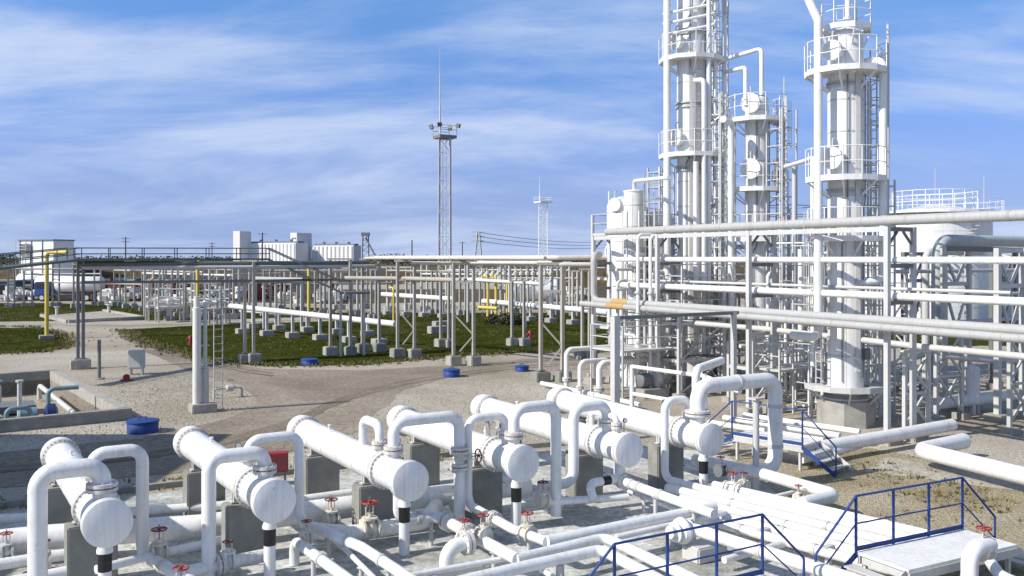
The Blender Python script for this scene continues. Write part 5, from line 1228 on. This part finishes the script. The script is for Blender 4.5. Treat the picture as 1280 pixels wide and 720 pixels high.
mast(556, 112, 20.6, 1.45, 1.3, 'tall lattice floodlight mast with a dark platform and lightning spike', 11.2, GREY)
mast(679, 250, 21.0, 2.4, 2.2, 'white lattice mast with a small platform, farther off', 7.5, WHITE, lamps=False)

# ------------------------------------------------------------------ far buildings
def block(root, name, px0, px1, Y, yt, depth, m, z0=0, ang=-.42):
    a = at(px0, Y, 0); b = at(px1, Y, 0); zt = H-(yt-HZ)*Y/F
    e = Vector((math.cos(ang), math.sin(ang), 0)); n = Vector((-e.y, e.x, 0)); w = (b.x-a.x)/math.cos(ang)
    P4 = [a, a+e*w, a+e*w+n*depth, a+n*depth]
    return obj(name, MB().prism([(p.x, p.y) for p in P4], z0, zt), m, root), a, e, n, w, zt
t = thing('flat_roofed_building', 'white boxy building with external stair frame on the left horizon', 'building', at(58, 250, 0))
wl, a, e, n, w, zt = block(t, 'wall', 24, 79, 250, 301, 6.5, BLDW)
obj('roof', MB().box(a+e*w/2+n*3.2+Z*(zt+.15), (w+.5, 7, .3), -.42), BLDG, t)
for f_ in (.02, .36, .68): obj('downpipe', MB().box(a+e*(w*f_+.15)-n*.1+Z*zt/2, (.28, .15, zt), -.42), BLDG, t)
for i in range(4): obj('stair_flight', MB().box(a+e*2.2-n*.8+Z*(zt-3.2+i*.8), (4.2, 1.2, .12), -.42), GREY, t)
for x in (.3, 4.2): obj('stair_post', MB().box(a+e*x-n*1.3+Z*zt/2, (.16, .16, zt)), GREY, t)
t = thing('grain_elevator', 'white grain elevator with a tall tower and ribbed silos on the horizon', 'building', at(345, 600, 0))
block(t, 'tower', 291.5, 301, 598, 289, 11, BLDW)
zs = H-(304-HZ)*606/F
for x0, x1, yt, nn, dp in ((306, 377, 304, 14, 13), (390, 446, 307, 10, 9)):
    wl, a, e, n, w, zt = block(t, 'silo_wall', x0, x1, 606, yt, dp, BLDW)
    rb = MB()
    for i in range(nn): rb.lathe(a+e*(w*(i+.5)/nn)+n*.8, Z, [(0, w/nn/2*.96), (zt-.6, w/nn/2*.96)], 12)
    obj('silos', rb, BLDW, wl)
    obj('gallery_roof', MB().box(a+e*w*.5+n*dp*.5+Z*(zt+.5), (w*.96, dp*.5, 1.2), -.42), BLDG, t)
    for f_ in (.2, .5, .8): obj('roof_vent', MB().box(a+e*w*f_+n*dp*.5+Z*(zt+1.6), (1.6, 1.6, 1.6)), BLDG, t)
block(t, 'head_house', 363, 372, 603, 291, 16, BLDW, z0=0)
for k in range(3): obj('head_house_window', MB().box(at(365.5+k*2, 600, 18.5-k*.0)-Vector((0, .5, 0)), (.7, .3, 1.0), -.42), GLASSM, t)
p = at(457, 590, 0); t = thing('conveyor_tower', 'dark lattice conveyor tower at the right end of the elevator', 'tower', p)
cv = MB()
for x in (-2.2, 2.2): cv.beam(p+Vector((x, 0, 0)), p+Vector((x*.8, 0, 21)), .6)
for i in range(6): cv.beam(p+Vector((-2.1, 0, i*3.4)), p+Vector((2.1, 0, (i+1)*3.4)), .35); cv.beam(p+Vector((-2, 0, (i+1)*3.4)), p+Vector((2, 0, (i+1)*3.4)), .35)
obj('frame', cv, DGREY, t); obj('head', MB().box(p+Z*21, (5, 4, 2.2)), DGREY, t); obj('chute', MB().beam(p+Z*19, p+Vector((9, 0, 2)), .9), DGREY, t)
# storage tank at right
p = at(1168, 86, 0); t = thing('storage_tank', 'large white storage tank with a railed roof behind the duct rack', 'tank', p)
R_ = 4.85; zt = 10.1
obj('shell', MB().lathe(p, Z, [(0, R_), (zt, R_)], 64), WHITE, t)
sm = MB()
for i in range(1, 6): sm.lathe(p+Z*(zt*i/6), Z, [(0, R_-.02), (.003, R_+.015), (.07, R_+.015), (.073, R_-.02)], 64)
obj('shell_seam', sm, WHITE, t)
obj('roof', MB().lathe(p+Z*zt, Z, [(0, R_+.1), (.1, R_+.1), (.9, .5), (.92, 0)], 64), WHITE, t)
platform(t, p, R_, R_+.9, zt+.1, 0, 6.2832, 28)
for zz in (.5, 1.0, 1.5): obj('roof_rail', MB().torus(p+Z*(zt+.6+zz), Z, R_-1.2, .035, 40, 5), WHITE, t)
for k in range(20): obj('roof_rail_post', MB().beam(p+Vector((math.cos(k*.314), math.sin(k*.314), 0))*(R_-1.2)+Z*(zt+.5), p+Vector((math.cos(k*.314), math.sin(k*.314), 0))*(R_-1.2)+Z*(zt+2.1), .06), WHITE, t)
st = MB()
for i in range(30):
    a = -2.6+i*.05; d = Vector((math.cos(a), math.sin(a), 0)); st.beam(p+d*(R_+.05)+Z*(.3+i*.33), p+d*(R_+.85)+Z*(.3+i*.33), .26, .05)
obj('spiral_stair', st, LGREY, t)
p = at(1112, 100, 0); t = thing('storage_tank', 'second white storage tank hidden behind the right column', 'tank', p)
obj('shell', MB().lathe(p, Z, [(0, 4.2), (9.3, 4.2)], 48), WHITE, t); obj('roof', MB().lathe(p+Z*9.3, Z, [(0, 4.3), (.1, 4.3), (.8, .4), (.81, 0)], 48), WHITE, t)
p = at(1252, 95, 0); t = thing('storage_tank', 'low white storage tank at the right edge', 'tank', p)
obj('shell', MB().lathe(p, Z, [(0, 3.6), (6.6, 3.6)], 48), WHITE, t); obj('roof', MB().lathe(p+Z*6.6, Z, [(0, 3.7), (.1, 3.7), (.7, .4), (.71, 0)], 48), WHITE, t)
for px, Y, z, lab in ((1169, 110, 16.8, 'left thin lightning rod above the storage tank'), (1230, 100, 14.9, 'right thin lightning rod above the storage tank'), (1253, 180, 13, 'short lightning rod near the right edge'), (1272, 190, 12, 'shortest lightning rod at the right edge')):
    p = at(px, Y, 0); tag(obj('lightning_rod', MB().lathe(p, Z, [(0, .16), (z*.6, .12), (z*.61, .07), (z, .03)], 8), LGREY), lab, 'lightning rod')
for px, yt in ((1236, 300), (1271, 302)):
    pass
# white horizontal tank in the middle distance
p = at(672, 118, 0); t = thing('horizontal_tank', 'white horizontal tank on saddles before the brown hill', 'tank', p)
a = at(642, 118, 1.9); b = at(697, 118, 2.1); d = (b-a).normalized()
obj('shell', MB().lathe(a, d, [(-.5, 0), (-.48, .5), (-.3, 1.1), (0, 1.45), ((b-a).length, 1.45), ((b-a).length+.3, 1.1), ((b-a).length+.48, .5), ((b-a).length+.5, 0)], 30), WHITE, t)
for f_ in (.2, .8): obj('saddle', MB().box(a.lerp(b, f_)-Z*1.35, (.5, 2.2, 1.2)), CONC, t)
# utility poles and the pylon
def upole(px, Y, z, lab, arms=1):
    p = at(px, Y, 0); t = thing('utility_pole', lab, 'utility pole', p, None)
    obj('pole', MB().lathe(p, Z, [(0, .2*z/9), (z, .13*z/9)], 8), WOODP, t)
    if arms:
        for k in range(arms): obj('crossarm', MB().box(p+Z*(z-.5-k*1.3), (2.2*z/10, .15, .18)), WOODP, t)
upole(515, 260, 11.0, 'plain utility pole left of the floodlight mast', 0)
upole(578, 400, 13, 'faint distant utility pole right of the floodlight mast', 1)
upole(328, 330, 15, 'utility pole before the grain elevator', 1)
upole(265, 420, 13, 'small utility pole left of the grain elevator', 2)
upole(157, 330, 13.5, 'utility pole on the left horizon', 2)
p = at(598, 300, 0); t = thing('power_pylon', 'lattice power pylon with crossarms behind the white pipes', 'pylon', p)
cv = MB()
for x, y in ((-1.6, -1.6), (1.6, -1.6), (1.6, 1.6), (-1.6, 1.6)): cv.beam(p+Vector((x, y, 0)), p+Vector((x*.2, y*.2, 14.5)), .3)
for i in range(6):
    w0, w1 = 1.6-i*.22, 1.6-(i+1)*.22; z0, z1 = i*2.3, (i+1)*2.3
    cv.beam(p+Vector((-w0, -w0, z0)), p+Vector((w1, -w1, z1)), .18); cv.beam(p+Vector((w0, -w0, z0)), p+Vector((-w1, -w1, z1)), .18)
obj('lattice', cv, GREY, t)
for z in (11.5, 13, 14.4): obj('crossarm', MB().box(p+Z*z, (4.2, .3, .3)), GREY, t)
for i, z in enumerate((11.4, 12.9, 14.3)):
    mb = MB(); q = at(790, 520, z+2); pts = [p+Z*z+(q-(p+Z*z))*(k/10)-Z*(4*2.4*(k/10)*(1-k/10)) for k in range(11)]
    tag(obj('power_line', MB().tube(pts, .09, 4, bend=.01), DGREY), ('lowest', 'middle', 'highest')[i]+' power line running right from the pylon', 'cable')
upole(790, 520, 17, 'utility pole far off behind the vessels', 2)

# ------------------------------------------------------------------ yard clutter at the far left
def tanker(px, Y, lab, cab, ln=7.0, dirx=1):
    p = at(px, Y, 0); t = thing('tanker_truck', lab, 'truck', p, 'tanker trucks parked beyond the lawn'); X = Vector((dirx, 0, 0))
    obj('tank', MB().lathe(p+Z*2.35-X*ln/2, X, [(0, 0), (.02, .5), (.12, .95), (.3, 1.1), (ln-.3, 1.1), (ln-.12, .95), (ln-.02, .5), (ln, 0)], 26), WHITE, t)
    obj('chassis', MB().box(p+Z*1.0+X*1.2, (ln+2.4, .9, .3)), DGREY, t)
    c = p+X*(ln/2+1.6)
    cb = obj('cab', MB().prism([], 0, 1) if False else MB().hexa([c+Vector((sx*.95, sy*1.15, z)) for z, q in ((.7, 0), (2.7, 0)) for sx, sy in ((-1, -1), (1, -1), (1, 1), (-1, 1))]), cab, t, bevel=.12)
    obj('windscreen', MB().box(c+X*.98+Z*2.15, (.03, 2.0, .75)), GLASSM, cb); obj('side_window', MB().box(c+Vector((.15*dirx, -1.17, 2.15)), (1.1, .03, .7)), GLASSM, cb)
    for x in (-ln*.4, -ln*.22, ln*.5+1.5):
        for y in (-1.0, 1.0):
            wq = obj('wheel', MB().lathe(p+X*x+Vector((0, y-.16, .52)), Vector((0, 1, 0)), [(0, .35), (0, .52), (.32, .52), (.32, .35)], 18), RUBBER, t)
            obj('rim', MB().lathe(p+X*x+Vector((0, y-.18, .52)), Vector((0, 1, 0)), [(0, .3), (.36, .3)], 14), LGREY, wq)
tanker(70, 132, 'white tanker truck at left, just right of the yellow gas pipe', WHITE, 5.5)
tanker(100, 128, 'white tanker truck half hidden by the pair of dark posts', BLUE, 6.5, -1)
tanker(38, 150, 'short white tanker truck left of the yellow gas pipe', CREAM, 4.0)
def heap(px, Y, r, h, m, lab, grp, name='scrap_heap', cat='scrap'):
    p = at(px, Y, 0); t = MB()
    for k in range(26):
        a = random.uniform(0, 6.28); rr = random.random()*r; z = random.random()*h*(1-rr/r*.7)
        t.box(p+Vector((rr*math.cos(a), rr*math.sin(a)*.5, z+.2)), (random.uniform(.3, 1.4), random.uniform(.3, .9), random.uniform(.2, .7)), random.uniform(0, 3))
    tag(obj(name, t, m), lab, cat, grp)
for i, px in enumerate((118, 127, 138, 146, 172, 185, 196, 214, 232, 322, 338, 350, 415, 700, 716)):
    heap(px, 128+i % 3*6, 2.2, 2.4, RUST if i % 2 == 0 else MAROON, 'rust-red heap of stored pipework beyond the lawn', 'rust-red heaps beyond the lawn')
for i, px in enumerate((135, 152, 165, 182, 205, 12, 24, 330, 405, 690, 708, 725, 225, 240, 275, 300, 360, 425, 46, 60)):
    heap(px, 122+i % 4*5, 1.8, 1.8, (OFFWH, CREAM, LGREY)[i % 3], 'pale heap of stored fittings beyond the lawn', 'pale heaps beyond the lawn')
for i, px in enumerate((5, 48, 150, 110, 162)):
    p = at(px, 140+i*4, 0); t = thing('storage_shed', 'small dark storage shed among the heaps', 'shed', p, 'dark sheds among the heaps')
    obj('wall', MB().box(p+Z*1.2, (4.5, 3, 2.4), .1*i), DGREY if i % 2 else DGREEN, t); obj('roof', MB().box(p+Z*2.5, (4.9, 3.4, .2), .1*i), BLDG, t); obj('door', MB().box(p+Vector((.3, -1.54, 1.0)), (1.2, .06, 1.9), .1*i), BLACK, t)
# rusty spoil bank and far trees
for (px, Y, w_, h_, lab) in ((720, 190, 20, 3.2, 'brown spoil bank right of the white mast'), (345, 210, 60, 1.8, 'long low brown bank before the elevator'), (500, 230, 40, 2.5, 'brown bank behind the walkway corner'), (100, 260, 70, 3.2, 'long brown bank below the left building')):
    p = at(px, Y, 0); mb = MB(); nx, ny = 40, 8; gr = []
    for j in range(ny+1):
        for i in range(nx+1):
            u, v = i/nx, j/ny; z = h_*math.sin(math.pi*u)**.5*math.sin(math.pi*v)*(1+.25*math.sin(u*23+v*5)+random.uniform(-.12, .12))
            gr.append(mb.bm.verts.new((p.x+(u-.5)*w_, p.y+(v-.5)*12, max(-.3, z-.2))))
    for j in range(ny):
        for i in range(nx): mb.bm.faces.new((gr[j*(nx+1)+i], gr[j*(nx+1)+i+1], gr[(j+1)*(nx+1)+i+1], gr[(j+1)*(nx+1)+i]))
    o = obj('earth_bank', mb, FIELD, loc=p); o['kind'] = 'structure'
def far_wood(name, spans, Y):
    mb = MB()
    for px0, px1, yt in spans:
        for k in range(int((px1-px0)*14)):
            px = random.uniform(px0, px1); y = Y+random.uniform(-15, 15); zt = H-(yt-HZ)*Y/F
            c = at(px, y, 0); h = zt*random.random()**.6*random.uniform(.6, 1)
            e = Vector((random.uniform(-1, 1), random.uniform(-1, 1), random.uniform(-.6, .8)))*1.3; f_ = e.orthogonal().normalized()*.7
            mb.bm.faces.new([mb.bm.verts.new(c+Z*h-f_), mb.bm.verts.new(c+Z*h+e), mb.bm.verts.new(c+Z*h+f_)])
    struct(name, mb, LEAF, 'stuff')
far_wood('distant_wood', [(463, 505, 316.5), (505, 545, 319), (-20, 22, 316), (200, 290, 320), (700, 760, 319.5), (1000, 1100, 317), (90, 200, 319.5), (545, 640, 320), (640, 700, 320.3), (1230, 1400, 318)], 650)
# ------------------------------------------------------------------ light, sky, camera
S = Vector((-.90, -.42, 0)).normalized(); EL = math.radians(37)
sdir = S*math.cos(EL)+Z*math.sin(EL)
ld = bpy.data.lights.new('sun', 'SUN'); ld.energy = 4.3; ld.angle = math.radians(.53); ld.color = (1, .945, .86)
lo = bpy.data.objects.new('sun', ld); COL.objects.link(lo); lo.rotation_euler = sdir.to_track_quat('Z', 'Y').to_euler(); lo.location = (-20, -10, 40)
w = bpy.data.worlds.new('World'); sc.world = w; w.use_nodes = True
nt = w.node_tree; N = nt.nodes; L = nt.links; bg = N['Background']
tc = N.new('ShaderNodeTexCoord'); sep = N.new('ShaderNodeSeparateXYZ'); L.new(tc.outputs['Generated'], sep.inputs[0])
def math_(op, a, b=None, clamp=False):
    m = N.new('ShaderNodeMath'); m.operation = op; m.use_clamp = clamp
    for i, v in enumerate((a, b)):
        if v is None: continue
        if isinstance(v, (int, float)): m.inputs[i].default_value = v
        else: L.new(v, m.inputs[i])
    return m.outputs[0]
zc = math_('MAXIMUM', sep.outputs[2], 0.0)
zz = math_('ADD', math_('MULTIPLY', zc, .75), .24)
cx = N.new('ShaderNodeCombineXYZ'); L.new(sep.outputs[0], cx.inputs[0]); L.new(sep.outputs[1], cx.inputs[1]); L.new(zz, cx.inputs[2])
nv = N.new('ShaderNodeVectorMath'); nv.operation = 'NORMALIZE'; L.new(cx.outputs[0], nv.inputs[0])
sky = N.new('ShaderNodeTexSky'); sky.sky_type = 'NISHITA'; sky.sun_disc = False; sky.sun_elevation = EL
sky.sun_rotation = math.atan2(S.x, S.y) % (2*math.pi); sky.air_density = 1.0; sky.dust_density = .35; sky.ozone_density = 1.4
L.new(nv.outputs[0], sky.inputs[0])
# thin streaky cloud sheet, seen in perspective: direction projected on a plane overhead
den = math_('ADD', zc, .22)
cu = N.new('ShaderNodeCombineXYZ')
L.new(math_('MULTIPLY', math_('DIVIDE', sep.outputs[0], den), .55), cu.inputs[0]); L.new(math_('MULTIPLY', math_('DIVIDE', sep.outputs[1], den), 1.0), cu.inputs[1]); cu.inputs[2].default_value = 5.7
n1 = N.new('ShaderNodeTexNoise'); n1.inputs['Scale'].default_value = 1.15; n1.inputs['Detail'].default_value = 9; n1.inputs['Roughness'].default_value = .59; n1.inputs['Distortion'].default_value = .35
L.new(cu.outputs[0], n1.inputs['Vector'])
r1 = N.new('ShaderNodeMapRange'); r1.interpolation_type = 'SMOOTHSTEP'; r1.inputs['From Min'].default_value = .42; r1.inputs['From Max'].default_value = .70; r1.inputs['To Max'].default_value = .85
L.new(n1.outputs['Fac'], r1.inputs['Value'])
hz = N.new('ShaderNodeValToRGB'); L.new(zc, hz.inputs[0])     # lilac air low down, blue above
e = hz.color_ramp.elements; e[0].position = 0; e[0].color = (1.05, .96, 1.12, 1); e[1].position = .30; e[1].color = (.72, 1.13, 1.52, 1)
q2 = e.new(.55); q2.color = (.85, .92, 1.0, 1); q3 = e.new(.9); q3.color = (.95, .95, .95, 1)
q = e.new(.10); q.color = (1.0, 1.05, 1.36, 1)
mu = N.new('ShaderNodeMix'); mu.data_type = 'RGBA'; mu.blend_type = 'MULTIPLY'; mu.inputs[0].default_value = 1
L.new(sky.outputs[0], mu.inputs[6]); L.new(hz.outputs[0], mu.inputs[7])
mc = N.new('ShaderNodeMix'); mc.data_type = 'RGBA'; L.new(r1.outputs[0], mc.inputs[0]); lv = N.new('ShaderNodeMix'); lv.data_type = 'RGBA'; lr = N.new('ShaderNodeMapRange'); lr.interpolation_type = 'SMOOTHSTEP'; lr.inputs['From Min'].default_value = .02; lr.inputs['From Max'].default_value = .17; lr.inputs['To Min'].default_value = .45; lr.inputs['To Max'].default_value = 0
L.new(zc, lr.inputs['Value']); L.new(lr.outputs[0], lv.inputs[0]); L.new(mu.outputs[2], lv.inputs[6]); lv.inputs[7].default_value = (2.65, 3.2, 4.7, 1); L.new(lv.outputs[2], mc.inputs[6]); mc.inputs[7].default_value = (4.3, 5.0, 6.5, 1)
L.new(mc.outputs[2], bg.inputs['Color']); bg.inputs['Strength'].default_value = .115
cd = bpy.data.cameras.new('camera'); cam = bpy.data.objects.new('camera', cd); COL.objects.link(cam)
cam.location = (0, 0, H); cam.rotation_euler = (math.radians(90), 0, 0); cd.sensor_width = 36; cd.lens = F/1280*36
cd.shift_y = (HZ-360)/1280; cd.clip_end = 20000; cd.clip_start = .1
sc.camera = cam
sc.view_settings.view_transform = 'Standard'; sc.view_settings.look = 'None'; sc.view_settings.gamma = 1; sc.view_settings.use_curve_mapping = False
sc.view_settings.exposure = .36
